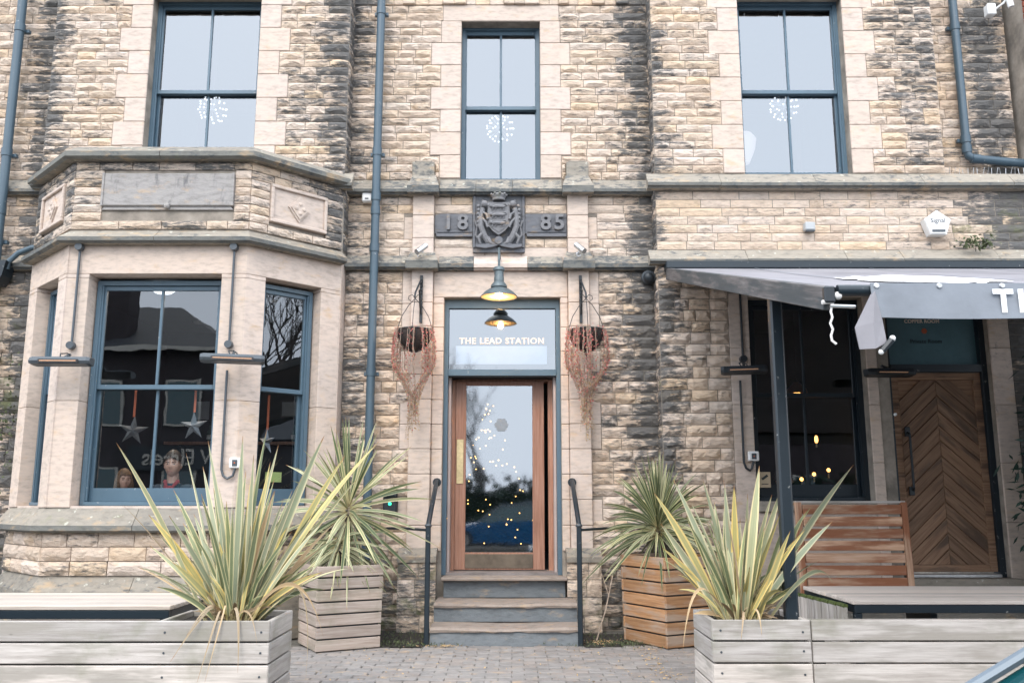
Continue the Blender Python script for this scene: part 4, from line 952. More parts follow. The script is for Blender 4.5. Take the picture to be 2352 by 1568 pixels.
# --- brackets with hanging baskets of dried trailing plant
def basket(x, side, lb):
    bk = thing('hanging_bracket', (x, -.1, 3.3), 'black scrolled iron bracket on the pilaster ' + lb, 'bracket', 'iron brackets for the baskets')
    b = MB(); b.box(x - .016, x + .016, -.115, -.098, 3.20, 3.73, .004)
    for k in range(9): b.tube([(x + (-1) ** k * .012, -.12, 3.68 - k * .036), (x - (-1) ** k * .014, -.128, 3.665 - k * .036)], .009, 6)
    b.build('back_plate', BLACKM, bk, smooth=True)
    ax = x + side * .03
    b = MB(); b.tube([(x, -.115, 3.66), (x, -.25, 3.62), (ax, -.42, 3.46), (ax, -.46, 3.40)], .010, 8); b.tube([(x, -.115, 3.30), (x, -.20, 3.36), (x, -.30, 3.52)], .009, 8)
    for s in (-1, 1): b.tube([(ax, -.42, 3.40), (ax + s * .03, -.42, 3.44), (ax + s * .065, -.42, 3.425), (ax + s * .068, -.42, 3.39), (ax + s * .045, -.42, 3.375)], .0045, 6)
    b.build('arm', BLACKM, bk, smooth=True)
    H = thing('hanging_basket', (ax, -.42, 3.0), 'round dark coir basket with dried red-leaved trails hanging ' + lb, 'hanging basket', 'hanging baskets beside the door')
    c = Vector((ax, -.42, 0)); zt = 3.055; r0 = .178
    MB().lathe([(r0 - .02, zt - .01), (r0, zt), (r0 + .004, zt - .02), (r0 - .006, zt - .07), (r0 - .035, zt - .13), (.09, zt - .19), (.03, zt - .215), (.001, zt - .22)], c, 24).build('bowl', WICKER, H, smooth=True)
    b = MB()
    for k in range(14):
        t_ = math.pi * 2 * k / 14; b.tube([(c.x + math.cos(t_) * q, c.y + math.sin(t_) * q, z) for q, z in ((r0 + .008, zt + .004), (r0 + .004, zt - .06), (r0 - .028, zt - .13), (.095, zt - .195), (.02, zt - .228))], .0028, 4)
    b.tube([(c.x + math.cos(k * .3307) * (r0 + .008), c.y + math.sin(k * .3307) * (r0 + .008), zt + .004) for k in range(20)], .006, 5); b.tube([(c.x, c.y, zt - .22), (c.x, c.y, zt - .29)], .006, 6); b.ball((c.x, c.y, zt - .25), .016, 8, 6); b.ball((c.x, c.y, zt - .30), .008, 6, 5)
    b.build('wire_cage', BLACKM, H, smooth=True)
    for t_ in (0.15, math.pi - .15, math.pi * 1.5):
        ex, ey = c.x + math.cos(t_) * r0, c.y + math.sin(t_) * r0
        MB().tube([(c.x, c.y, 3.40), (c.x + (ex - c.x) * .38, c.y + (ey - c.y) * .38, 3.33), (c.x + (ex - c.x) * .8, c.y + (ey - c.y) * .8, 3.21), (ex, ey, 3.10), (ex, ey, zt)], .0042, 5).build('hanger', BLACKM, H, smooth=True)
    stems = MB(); red = MB(); gold = MB(); rg = random.Random(11 + side)
    def bit(B, p, s):
        a = Vector((rg.uniform(-1, 1), rg.uniform(-1, 1), rg.uniform(-1, 1))).normalized() * s; d = Vector((rg.uniform(-1, 1), rg.uniform(-1, 1), rg.uniform(-1, 1))).normalized() * s
        B.add([p - a, p - d * .7, p + a, p + d * .7], [(0, 1, 2, 3)])
    for k in range(62):
        t_ = rg.uniform(0, math.pi * 2)
        if side < 0 and abs(math.cos(t_)) < .45 and rg.random() < .7: t_ = rg.choice((0, math.pi)) + rg.uniform(-.6, .6)
        ln = rg.uniform(.35, 1.0); p = []; zb = zt + .01 - ln * 1.13
        e = Vector((c.x + rg.uniform(-.055, .055) , c.y + rg.uniform(-.05, .05) + .06))
        for q in range(15):
            f = q / 14; zz = zt + .02 - f * ln * 1.13; g_ = f * ln
            rr_ = r0 + .03 * math.sin(min(1, g_ * 4) * 1.57) + (.012 if g_ < .4 else 0)
            k2 = max(0, min(1, (g_ - .28) / .42)); k2 = k2 * k2 * (3 - 2 * k2)
            xx = (c.x + math.cos(t_) * rr_) * (1 - k2) + e.x * k2; yy = (c.y + math.sin(t_) * rr_) * (1 - k2) + e.y * k2
            if g_ > .78: xx += (xx - c.x) * (g_ - .78) * 2.5
            p.append(Vector((xx + rg.uniform(-.007, .007), yy + rg.uniform(-.007, .007), zz)))
        stems.tube(p, .0027, 3, cap=False)
        for q in range(1, 15):
            for _ in range(4 if rg.random() < .8 else 2):
                pp_ = p[q] + Vector((rg.uniform(-.016, .016), rg.uniform(-.014, .014), rg.uniform(-.04, .04))); g_ = q / 14 * ln
                bit(red if rg.random() > g_ * 1.05 - .05 else gold, pp_, rg.uniform(.006, .0125))
    for k in range(40): t_ = rg.uniform(0, 6.28); bit(red, c + Vector((math.cos(t_) * r0, math.sin(t_) * r0, zt + rg.uniform(0, .05))), .009)
    stems.build('dried_stems', STEM, H, kind='stuff'); red.build('red_leaves', BERRY, H, kind='stuff'); gold.build('golden_leaves', DRYLEAF, H, kind='stuff')
basket(-.985, -1, 'left of the doorway'); basket(.745, 1, 'right of the doorway')

# --- handrails
for s, x, lb in ((-1, -.785, 'left'), (1, .628, 'right')):
    h = thing('handrail', (x, -1.0, 0), 'black iron handrail on the ' + lb + ' side of the front steps', 'handrail', 'handrails of the front steps')
    MB().box(x - .023, x + .023, -1.023, -.977, .0, 1.085, .006).build('post', NAVY, h)
    MB().tube([(x, -1.0, 1.075), (x, -.985, 1.10), (x, -.16, 1.505), (x, -.10, 1.52)], .024, 10).build('rail', NAVY, h, smooth=True)
    MB().ball((x, -1.0, 1.085), .034, 12, 8, (1, 1, .6)).build('weld_cap', GREYM, h, smooth=True)
    MB().tube([(x + s * .02, -1.0, 1.045), (x + s * .30, -.60, 1.05), (x + s * .64, -.06, 1.03)], .013, 8).build('side_bar', NAVY, h, smooth=True)
    MB().lathe([(.001, -.02), (.045, -.02), (.045, .0), (.001, 0)], (x, -.085, 1.505), 14, 'y').build('rosette', NAVY, h, smooth=True)

# --- infrared heaters with their conduits
def heater(x, y, z, L, yaw, label, mat, rod=None):
    t = thing('infrared_heater', (x, y, z), label, 'heater', 'infrared heaters on the front')
    M = Matrix.Translation((x, y, z)) @ Matrix.Rotation(yaw, 4, 'Z')
    sec = [(-.075, -.028), (-.085, .0), (-.06, .04), (.05, .048), (.065, .03), (.05, -.04)]
    b = MB(M); vs = []; n = len(sec)
    xs = (-L / 2, -L / 2 + .03, L / 2 - .03, L / 2); k_ = (.82, 1, 1, .82)
    for xx, kk in zip(xs, k_): vs += [(xx, p * kk, q * kk) for p, q in sec]
    fs = [(i * n + j, i * n + (j + 1) % n, (i + 1) * n + (j + 1) % n, (i + 1) * n + j) for i in range(3) for j in range(n)] + [tuple(range(n)), tuple(range(3 * n, 4 * n))]
    b.add(vs, fs); b.build('heater_body', mat, t)
    b = MB(M); b.box(-L * .33, L * .33, -.091, -.070, -.022, .012); b.build('reflector', plain('dull_heater_reflector', (.07, .055, .05), .4, .5), t)
    b = MB(M)
    for k in range(30): xx = -L * .32 + L * .64 * k / 29; b.box(xx - .0018, xx + .0018, -.096, -.0915, -.024, .014)
    b.build('guard_wires', mat, t, kind='stuff'); MB(M).tube([(-L * .3, -.0935, -.004), (L * .3, -.0935, -.004)], .005, 6).build('element', HEATC, t)
    MB(M).tube([(0, .03, .04), (0, .10, .075), (0, .15, .09)], .014, 8).build('bracket', mat, t, smooth=True)
    MB(M).tube([(-.03, .02, .05), (-.045, .05, .085), (-.01, .12, .10), (.03, .10, .075), (.035, .03, .055)], .006, 6).build('cable', BLACKM, t, smooth=True)
    if rod:
        MB().tube(rod, .0125, 8).build('conduit', mat, t, smooth=True)
        for q in (rod[0], rod[-1]) if len(rod) == 2 else (rod[0],): MB().lathe([(.001, -.045), (.036, -.045), (.040, -.02), (.04, .012), (.001, .012)], q, 16, 'y').build('round_box', mat, t, smooth=True)
    return t
heater(-4.235, -1.24, 2.60, .56, R(2), 'grey infrared heater hung on the bay corner left of the wide window', GREYM, [(-4.265, -1.03, 3.775), (-4.265, -1.03, 2.79)])
heater(-2.63, -1.24, 2.625, .58, R(14), 'grey infrared heater on the bay pillar between the two windows', GREYM, [(-2.74, -1.03, 3.775), (-2.74, -1.03, 2.80)])
heater(2.37, -.52, 2.625, .46, R(-14), 'black infrared heater on the jamb left of the window under the awning', BLACKM, [(2.43, -.275, 3.55), (2.43, -.275, 2.78)])
heater(3.86, -.50, 2.60, .50, R(4), 'black infrared heater in shade above the bench, left of the chevron door', BLACKM)
def swbox(x, y, z, label, cx, ctop, mat):
    t = thing('switch_box', (x, y, z), label, 'switch box', 'weatherproof switch boxes')
    MB().box(x - .055, x + .055, y - .055, y, z - .048, z + .05, .008).build('box', WHITEM, t); MB().box(x - .025, x + .025, y - .062, y - .056, z - .03, z + .03, .003).build('switch_plate', GREYM, t)
    MB().ball((x, y - .064, z + .0), .008, 8, 6).build('switch', RIBBON, t)
    MB().tube([(cx, y - .03, ctop), (cx, y - .03, z - .06), (cx + .02, y - .03, z - .12), (cx + .06, y - .03, z - .145), (x - .02, y - .03, z - .12), (x, y - .03, z - .05)], .0125, 8).build('conduit', mat, t, smooth=True)
swbox(-2.615, -1.0, 1.665, 'white switch box on the bay pillar with a looped conduit', -2.745, 2.55, GREYM)
swbox(2.485, -.262, 1.765, 'white switch box beside the window under the awning', 2.385, 2.55, BLACKM)

# --- small fittings
t = thing('card_reader', (-1.272, -.05, 1.2), 'black entry terminal with green tick light, left of the steps', 'card reader')
MB().box(-1.345, -1.20, -.10, -.03, 1.18, 1.44, .012).build('case', BLACKM, t); MB().box(-1.338, -1.207, -.13, -.10, 1.36, 1.425, .006).build('screen_surround', GREYM, t)
MB().box(-1.325, -1.22, -.134, -.1305, 1.372, 1.41).build('screen', BLACKM, t); MB().lathe([(.001, -.002), (.017, -.002), (.017, .002), (.001, .002)], (-1.272, -.102, 1.285), 14, 'y').build('green_light', GREENG, t)
t = thing('sensor_box', (-1.60, -.05, 4.63), 'small white plastic sensor box beside the central drainpipe', 'sensor'); MB().box(-1.665, -1.555, -.10, -.02, 4.575, 4.69, .012).build('case', WHITEM, t); MB().box(-1.63, -1.59, -.105, -.10, 4.60, 4.615).build('vent', GREYM, t)
t = thing('dome_camera', (1.49, -.08, 3.72), 'dark dome camera in the corner beside the awning', 'camera'); MB().ball((1.485, -.13, 3.70), .062, 16, 12).build('dome', BLACKM, t, smooth=True); MB().lathe([(.001, -.09), (.072, -.09), (.075, 0), (.001, 0)], (1.485, -.04, 3.71), 18, 'y').build('mount', GREYM, t, smooth=True)
t = thing('alarm_box', (4.56, -.27, 4.2), 'white five-sided alarm box lettered Signal on the upper right wall', 'alarm box')
def penta(cx, cz, r): return [(cx + r * math.sin(k * 1.2566), cz + r * math.cos(k * 1.2566)) for k in range(5)]
MB().prism(penta(4.56, 4.235, .150), -.36, -.265).build('case', WHITEM, t); MB().prism([(p[0], p[1]) for p in penta(4.555, 4.235, .137)], -.372, -.361).build('cover', WHITEM, t); text('lettering', 'Signal', .072, GREYM, t, facing(4.56, -.374, 4.265), .001)
MB().box(4.49, 4.63, -.378, -.373, 4.14, 4.165, .001).build('base_strip', GREYM, t)
t = thing('junction_box', (3.2, -.27, 4.2), 'small grey junction box on the wall above the awning', 'junction box'); MB().box(3.145, 3.255, -.35, -.265, 4.17, 4.26, .01).build('case', GREYM if False else plain('pale_grey_plastic', (.42, .44, .45), .5), t); MB().box(3.15, 3.25, -.352, -.30, 4.155, 4.168, .003).build('base', GREYM, t)
t = thing('floodlight', (5.6, 0, 6.95), 'white floodlight bracket high on the wall at the far right', 'floodlight'); MB().box(5.48, 5.58, -.12, -.02, 6.82, 6.96, .01).build('box', WHITEM, t); MB().tube([(5.53, -.07, 6.86), (5.64, -.16, 6.93), (5.70, -.2, 7.02)], .012, 6).build('arm', WHITEM, t); MB().tube([(5.70, -.2, 6.86), (5.66, -.2, 7.08)], .035, 10).build('lamp', WHITEM, t, smooth=True)
t = thing('notice', (2.62, -.16, 1.58), 'beige notice with black pipe symbol in the corner of the window under the awning', 'notice'); MB().box(2.565, 2.685, -.172, -.164, 1.45, 1.61, .001).build('board', plain('beige_card', (.50, .40, .27), .7), t)
MB(Matrix.Translation((2.625, -.174, 1.555)) @ Matrix.Rotation(R(-35), 4, 'Y')).box(-.036, .036, -.002, .0, -.012, .012).build('symbol', BLACKM, t)
MB().box(2.59, 2.66, -.174, -.1725, 1.482, 1.49).build('small_print', BLACKM, t)
t = thing('window_sticker', (-2.3, -.6, 1.5), 'yellow green notice stuck inside the canted bay window', 'sticker'); p = FR @ Vector(((OPR[0] + OPR[1]) / 2, .16, 1.5)); MB(FR).box((OPR[0] + OPR[1]) / 2 - .08, (OPR[0] + OPR[1]) / 2 + .10, .262, .266, 1.50, 1.60).build('card', plain('lime_card', (.38, .46, .16), .6), t)

# --- things behind the glass
def star(x, y, z, r, label, ztop, yaw=0, rot=0):
    t = thing('hanging_star', (x, y, z), label, 'star', 'metal stars hanging in the bay window')
    b = MB(Matrix.Translation((x, y, z)) @ Matrix.Rotation(yaw, 4, 'Z') @ Matrix.Rotation(rot, 4, 'Y')); vs = [(0, -.045, 0), (0, .012, 0)]
    for k in range(10): a = k * math.pi / 5; q = r if k % 2 == 0 else r * .36; vs.append((q * math.sin(a), 0, q * math.cos(a)))
    fs = [(0, 2 + k, 2 + (k + 1) % 10) for k in range(10)] + [(1, 2 + (k + 1) % 10, 2 + k) for k in range(10)]
    b.add(vs, fs).build('star_body', STARM, t); MB().box(x - .011, x + .011, y - .002, y + .002, z + r * .9, ztop).build('ribbon', RIBBON, t)
star(-3.765, -.66, 2.00, .150, 'folded grey metal star hanging on an orange ribbon, left half of the bay window', 2.40, R(12), R(4))
star(-3.165, -.66, 2.045, .150, 'folded grey metal star hanging on an orange ribbon, right half of the bay window', 2.40, R(-8), R(-2))
q = FR @ Vector(((OPR[0] + OPR[1]) / 2 - .05, .32, 1.93)); star(q.x, q.y, 1.90, .14, 'folded metal star in the canted right window of the bay', 2.38, R(-40))
def globe(x, y, z, r, label, zc):
    t = thing('globe_pendant', (x, y, z), label, 'pendant lamp', 'starburst globe pendants upstairs'); MB().tube([(x, y, z), (x, y, zc)], .006, 5).build('cord', BLACKM, t)
    b = MB(); a = MB(); a.ball((x, y, z), .03, 8, 6); n = 46
    for k in range(n):
        ph = math.acos(1 - 2 * (k + .5) / n); th = k * 2.39996; d = Vector((math.sin(ph) * math.cos(th), math.sin(ph) * math.sin(th), math.cos(ph)))
        a.tube([Vector((x, y, z)), Vector((x, y, z)) + d * r], .002, 3); b.ball(Vector((x, y, z)) + d * r, .0105, 6, 5)
    a.build('spokes', SILVER, t); b.build('crystal_lights', WHITEG, t)
globe(-3.63, .6, 5.98, .165, 'starburst globe pendant seen in the window above the bay', 7.3); globe(-.145, .75, 5.80, .165, 'starburst globe pendant seen in the window over the crest', 7.3); globe(3.30, .6, 6.02, .165, 'starburst globe pendant seen in the upper right window', 7.3)
t = thing('table_lamp', (2.75, .55, 5.2), 'lit glass lampshade low in the corner of the upper right window', 'lamp'); MB().lathe([(.06, 5.25), (.13, 5.42), (.15, 5.55), (.10, 5.62)], (2.76, .5, 0), 18).build('shade', glow('pearl_shade', (.45, .38, .34), .35), t, smooth=True); MB().tube([(2.76, .5, 4.72), (2.76, .5, 5.25)], .015, 8).build('stem', BRASS, t)
for x, y, z, lb in ((-3.65, 1.6, 3.70, 'round recessed downlight in the bay room ceiling, nearest the pillar'), (-4.3, 2.4, 3.70, 'round recessed downlight deep in the bay room ceiling'), (-2.9, 1.1, 3.70, 'round recessed downlight over the right half of the bay window')):
    t = thing('downlight', (x, y, z), lb, 'downlight', 'downlights in the bay room'); MB().lathe([(.001, 3.705), (.04, 3.705), (.04, 3.72), (.001, 3.72)], (x, y, 0), 14).build('lens', WARMDIM, t); MB().lathe([(.041, 3.70), (.055, 3.70), (.055, 3.725), (.041, 3.725)], (x, y, 0), 14).build('trim', WHITEM, t)
for x, y in ((-3.65, .35), (-2.95, .5), (-4.3, .6)):  # added fill spots to brighten the seated people, forward of the downlight fittings
    ld = bpy.data.lights.new('downlight_fill', 'SPOT'); ld.energy = 34; ld.spot_size = R(120); ld.spot_blend = .8; ld.shadow_soft_size = .06; ld.color = (1, .80, .62)
    lo = bpy.data.objects.new('downlight_fill', ld); COL.objects.link(lo); lo.location = (x, y, 3.69); lo.rotation_euler = (R(-22), 0, 0)
t = thing('ceiling_light', (-3.95, .3, 3.7), 'frilly white glass ceiling light inside the bay', 'ceiling light'); MB().lathe([(.001, 3.66), (.09, 3.63), (.13, 3.66), (.12, 3.69), (.03, 3.70)], (-3.95, .3, 0), 14).build('shade', glow('white_shade', (.9, .95, 1), 1.0), t, smooth=True); MB().tube([(-3.95, .3, 3.69), (-3.95, .3, 3.73)], .02, 8).build('rose', WHITEM, t)
t = thing('wall_shelf', (-3.3, 3.2, 2.1), 'dark shelf along the back wall of the bay room', 'shelf'); MB().box(-4.9, -2.3, 3.05, 3.29, 2.10, 2.14).build('board', WDOOR, t)
for k in range(3): MB().box(-4.7 + k * 1.1, -4.66 + k * 1.1, 3.10, 3.29, 1.96, 2.099).build('bracket', BLACKM, t)
BOT = plain('dark_green_bottle_glass', (.10, .16, .15), .1)
for k, x in enumerate((-4.3, -4.02, -3.86, -3.1, -2.95, -2.7)):
    h_ = .24 + .03 * (k % 3); t = thing('bottle', (x, 3.17, 2.14), ('leftmost', 'second from left', 'third from left', 'third from right', 'second from right', 'rightmost')[k] + ' bottle on the back shelf of the bay room', 'bottle', 'bottles on the back shelf')
    MB().lathe([(.001, 2.141), (.038, 2.141), (.04, 2.15), (.04, 2.14 + h_ * .6), (.014, 2.14 + h_ * .78), (.013, 2.14 + h_), (.001, 2.14 + h_)], (x, 3.17, 0), 12).build('glass', BOT, t, smooth=True); MB().lathe([(.041, 2.18), (.041, 2.24)], (x, 3.17, 0), 12).build('label_band', WHITEM, t)
for (x, z, ww, hh, lb) in ((-4.45, 2.6, .22, .30, 'small pale framed picture, leftmost on the back wall of the bay room'), (-3.95, 2.75, .20, .26, 'small pale framed picture, in the middle of the back wall'), (-3.15, 2.62, .36, .24, 'wide pale framed picture right of centre on the back wall')):
    t = thing('framed_picture', (x, 3.28, z), lb, 'picture', 'pictures in the bay room'); MB().box(x - ww / 2, x + ww / 2, 3.26, 3.295, z - hh / 2, z + hh / 2, .004).build('picture_frame', BLACKM, t); MB().box(x - ww / 2 + .02, x + ww / 2 - .02, 3.252, 3.26, z - hh / 2 + .02, z + hh / 2 - .02).build('print', plain('faded_print', (.42, .44, .46), .7), t)
t = thing('pendant_lamp', (3.45, 1.2, 2.9), 'small amber glowing pendant inside the window under the awning', 'pendant lamp'); MB().lathe([(.03, 2.72), (.11, 2.64), (.13, 2.58), (.12, 2.58), (.02, 2.70)], (3.42, 1.1, 0), 18).build('shade', plain('copper_shade', (.5, .2, .08), .3, .8), t, smooth=True); MB().ball((3.42, 1.1, 2.60), .04, 10, 8).build('bulb', WARMDIM, t, smooth=True); MB().tube([(3.42, 1.1, 2.72), (3.42, 1.1, 3.72)], .005, 5).build('cord', BLACKM, t)
for k, (x, y, z) in enumerate(((3.55, .9, 2.02), (3.50, .9, 1.62), (3.32, .8, 1.56), (3.60, .7, 1.66))):
    t = thing('candle_light', (x, y, z), ('tall amber wall light at the right of the window under the awning', 'low amber candle light, middle of the three in the awning window', 'low amber candle light, leftmost in the awning window', 'low amber candle light, rightmost in the awning window')[k], 'candle light', 'amber lights inside the awning window')
    MB().ball((x, y, z), .022, 8, 6, (1, 1, 2.2 if k == 0 else 1)).build('flame', WARMDIM, t, smooth=True); MB().tube([(x, y, z - .09), (x, y, z - .03)], .012, 8).build('holder', BRASS, t)
# fir tree with lights in the hall behind the door
t = thing('christmas_tree', (-.28, 2.0, .58), 'fir tree strung with tiny golden lights seen through the door glass', 'christmas tree')
MB().tube([(-.28, 2.0, .58), (-.28, 2.0, 2.55)], .035, 7, r1=.008).build('trunk', BARK, t)
b = MB(); rg = random.Random(3)
for k in range(420):
    f = rg.random() ** .8; z = .78 + f * 1.78; rad = (1 - f) * .62 + .03; a = rg.uniform(0, 6.283); ln = rad * rg.uniform(.7, 1.1); d = Vector((math.cos(a), math.sin(a), -.22)); p0 = Vector((-.28, 2.0, z)); p1 = p0 + d * ln
    sd = d.cross(Z).normalized()
    for q in range(5):
        m_ = p0.lerp(p1, .25 + q * .17)
        for s in (-1, 1): b.add([m_, m_ + sd * s * .06 + d * .05 + Vector((0, 0, -.015)), m_ + sd * s * .055 + d * .075, m_ + d * .03], [(0, 1, 2, 3)])
    b.add([p0, p0.lerp(p1, .5) + sd * .012, p1, p0.lerp(p1, .5) - sd * .012], [(0, 1, 2, 3)])
b.build('crown', FIR, t, kind='stuff')
fb = MB().ball((0, 0, 0), .0078, 6, 5).mesh('fairy_light'); fb.materials.append(FAIRY)
for k in range(85):
    f = rg.random(); z = .80 + f * 1.75; rad = (1 - f) * .60 + .04; a = rg.uniform(math.pi, 2 * math.pi); place('fairy_light', fb, None, t, Matrix.Translation((-.28 + math.cos(a) * rad, 2.0 + math.sin(a) * rad, z)))

# ================================================================== PEOPLE BEHIND THE BAY WINDOW
def person(x, y, floor, head_top, yaw, label, skin, hairm, shirt, jacket, long_hair=False, s=1.0, tilt=0.0):
    """seated figure; s scales an adult. Everything hangs from the height of the head"""
    T = thing('person', (x, y, floor), label, 'person')
    hz_ = head_top - .125 * s                                  # centre of the head
    Mx = Matrix.Translation((x, y, 0)) @ Matrix.Rotation(yaw, 4, 'Z')
    sh = hz_ - .225 * s; hip = hz_ - .78 * s; seat = hip
    J = {'hip': (0, .10, hip), 'waist': (0, .09, hip + .20 * s), 'chest': (0, .06, hip + .40 * s), 'neckb': (0, .05, sh + .05 * s), 'neck': (0, .03, hz_ - .13 * s), 'head': (0, .02, hz_ - .03 * s)}
    for sd, k in ((-1, 'l'), (1, 'r')):
        J['sh' + k] = (sd * .17 * s, .06, sh); J['el' + k] = (sd * .23 * s, -.02, sh - .28 * s); J['wr' + k] = (sd * .11 * s, -.24 * s, sh - .30 * s); J['hd' + k] = (sd * .05 * s, -.31 * s, sh - .29 * s)
        J['hp' + k] = (sd * .10 * s, .08, hip - .02); J['kn' + k] = (sd * .12 * s, -.36 * s, hip - .01); J['an' + k] = (sd * .12 * s, -.34 * s, hip - .44 * s); J['ft' + k] = (sd * .12 * s, -.48 * s, hip - .47 * s)
    rad = {'hip': .13, 'waist': .125, 'chest': .14, 'neckb': .075, 'neck': .058, 'head': .06, 'sh': .072, 'el': .046, 'wr': .030, 'hd': .036, 'hp': .09, 'kn': .062, 'an': .042, 'ft': .04}
    E_ = [('hip', 'waist'), ('waist', 'chest'), ('chest', 'neckb'), ('neckb', 'neck'), ('neck', 'head')]
    for k in 'lr': E_ += [('chest', 'sh' + k), ('sh' + k, 'el' + k), ('el' + k, 'wr' + k), ('wr' + k, 'hd' + k), ('hip', 'hp' + k), ('hp' + k, 'kn' + k), ('kn' + k, 'an' + k), ('an' + k, 'ft' + k)]
    names = list(J); me = bpy.data.meshes.new('body'); me.from_pydata([J[n] for n in names], [(names.index(a), names.index(b_)) for a, b_ in E_], []); me.update()
    o = bpy.data.objects.new('body', me); COL.objects.link(o); sk = o.modifiers.new('skin', 'SKIN'); o.modifiers.new('sub', 'SUBSURF').levels = 2
    for i, n in enumerate(names):
        r_ = rad.get(n, rad.get(n[:2], .05)) * s; v = me.skin_vertices[0].data[i]; v.radius = (r_ * (1.25 if n in ('chest', 'waist', 'hip') else 1), r_ * .85 if n in ('chest', 'waist') else r_); v.use_root = n == 'hip'
    bpy.context.view_layer.update(); ev = bpy.data.meshes.new_from_object(o.evaluated_get(bpy.context.evaluated_depsgraph_get())); bpy.data.objects.remove(o)
    bm = bmesh.new(); bm.from_mesh(ev)
    # clothes: the part of the same surface below the neck, drawn out a little
    cz = sh + .055 * s; cb = bm.copy(); cb.normal_update()
    bmesh.ops.delete(cb, geom=[f for f in cb.faces if f.calc_center_median().z > cz or (f.calc_center_median().y < -.25 * s and f.calc_center_median().z > hip + .1)], context='FACES')
    for v in cb.verts: v.co += v.normal * .014 * s
    jm = bpy.data.meshes.new('clothes'); cb.to_mesh(jm); jm.transform(Mx)
    # head: a shaped ball with brow, nose, cheeks and chin
    n, m = 28, 22; hv = []
    for i in range(m + 1):
        ph = math.pi * i / m
        row = []
        for k in range(n):
            th = 2 * math.pi * k / n; X = math.sin(ph) * math.sin(th); Y = -math.sin(ph) * math.cos(th); ZZ = math.cos(ph)
            f = max(0, -Y); wx = .076; wy = .095; wz = .116
            px = X * wx * (1 - .26 * max(0, -ZZ - .1)); py = Y * wy; pz = ZZ * wz
            ff = f ** 2
            if Y < 0:
                py *= 1 - .10 * ff
                py -= .016 * ff * g(ZZ, -.86, .16) * g(X, 0, .3)                      # chin
                py -= .030 * g(X, 0, .11) * g(ZZ, -.20, .13) + .014 * g(X, 0, .09) * g(ZZ, -.02, .16)   # nose
                py += .014 * (g(abs(X), .36, .16)) * g(ZZ, .06, .12)                # sockets
                py -= .006 * g(ZZ, .22, .08) * g(abs(X), .30, .3)                     # brow
                py -= .006 * g(ZZ, -.50, .05) * g(X, 0, .22) + .005 * g(ZZ, -.58, .05) * g(X, 0, .18)      # lips
                px *= 1 + .04 * g(ZZ, -.15, .2)
            row.append((px * s, py * s + .0, pz * s))
        hv.append(row)
    hm = Matrix.Translation((0, .0, hz_)) @ Matrix.Rotation(tilt, 4, 'Y')
    ring = [[bm.verts.new(hm @ Vector(p)) for p in row] for row in hv[1:-1]]; tv = bm.verts.new(hm @ Vector(hv[0][0])); bv = bm.verts.new(hm @ Vector(hv[-1][0]))
    for i in range(len(ring) - 1):
        for k in range(n): bm.faces.new((ring[i][k], ring[i][(k + 1) % n], ring[i + 1][(k + 1) % n], ring[i + 1][k]))
    for k in range(n): bm.faces.new((tv, ring[0][(k + 1) % n], ring[0][k])); bm.faces.new((bv, ring[-1][k], ring[-1][(k + 1) % n]))
    for sd in (-1, 1):                                         # ears
        e = MB(hm).ball((sd * .076 * s, .008 * s, -.008 * s), .026 * s, 8, 6, (.35, .6, 1.1)); vv = [bm.verts.new(v) for v in e.v]
        for f in e.f: bm.faces.new([vv[i] for i in f])
        hd = Vector(J['hd' + ('l' if sd < 0 else 'r')])      # fingers and thumb
        for q in range(5):
            e = MB(); bx = (q - 1.5) * .017 * s if q < 4 else -sd * .035 * s; fl = (.07, .078, .072, .058, .05)[q] * s
            e.tube([hd + Vector((bx, -.01, 0)), hd + Vector((bx * 1.1, -.01 - fl * .55, -.004)), hd + Vector((bx * 1.1, -.01 - fl * .9, -.022 * s))], .0085 * s, 6, r1=.006 * s); vv = [bm.verts.new(v) for v in e.v]
            for f in e.f: bm.faces.new([vv[i] for i in f])
    bmesh.ops.recalc_face_normals(bm, faces=bm.faces)
    bmd = bpy.data.meshes.new('body'); bm.to_mesh(bmd); bmd.transform(Mx); bmd.polygons.foreach_set('use_smooth', [True] * len(bmd.polygons)); bmd.materials.append(skin)
    place('body', bmd, None, T); jm.polygons.foreach_set('use_smooth', [True] * len(jm.polygons)); place('clothes', jm, jacket, T); bm.free(); cb.free()
    H = Mx @ hm
    hb = MB(H); vs = []; fs = []; n, m = 26, 14                # hair cap with a fringe line
    for i in range(m + 1):
        for k in range(n):
            th = 2 * math.pi * k / n; fr = max(0, math.cos(th)); side = abs(math.sin(th)); lim = (1.02 - (.10 if not long_hair else -.10) * 0) if fr > .0 else 1.0
            mx_ = math.pi * ((.34 + .10 * side if fr > .35 else (.52 if not long_hair else .74)) if not long_hair else (.36 if fr > .62 else .80))
            ph = mx_ * i / m; w_ = 1.13 + .04 * mn.noise(Vector((th * 3, ph * 5, s * 9))) + (.10 if long_hair and i > m * .6 and fr < .5 else 0)
            vs.append((math.sin(ph) * math.sin(th) * .080 * w_ * s, -math.sin(ph) * math.cos(th) * .100 * w_ * s + .004 * s, math.cos(ph) * .128 * w_ * s + (.003 * mn.noise(Vector((th * 9, i, 0))))))
    for i in range(m):
        for k in range(n): fs.append((i * n + k, i * n + (k + 1) % n, (i + 1) * n + (k + 1) % n, (i + 1) * n + k))
    hb.add(vs, fs); HO = hb.mesh('hair', True); place('hair', HO, hairm, T)
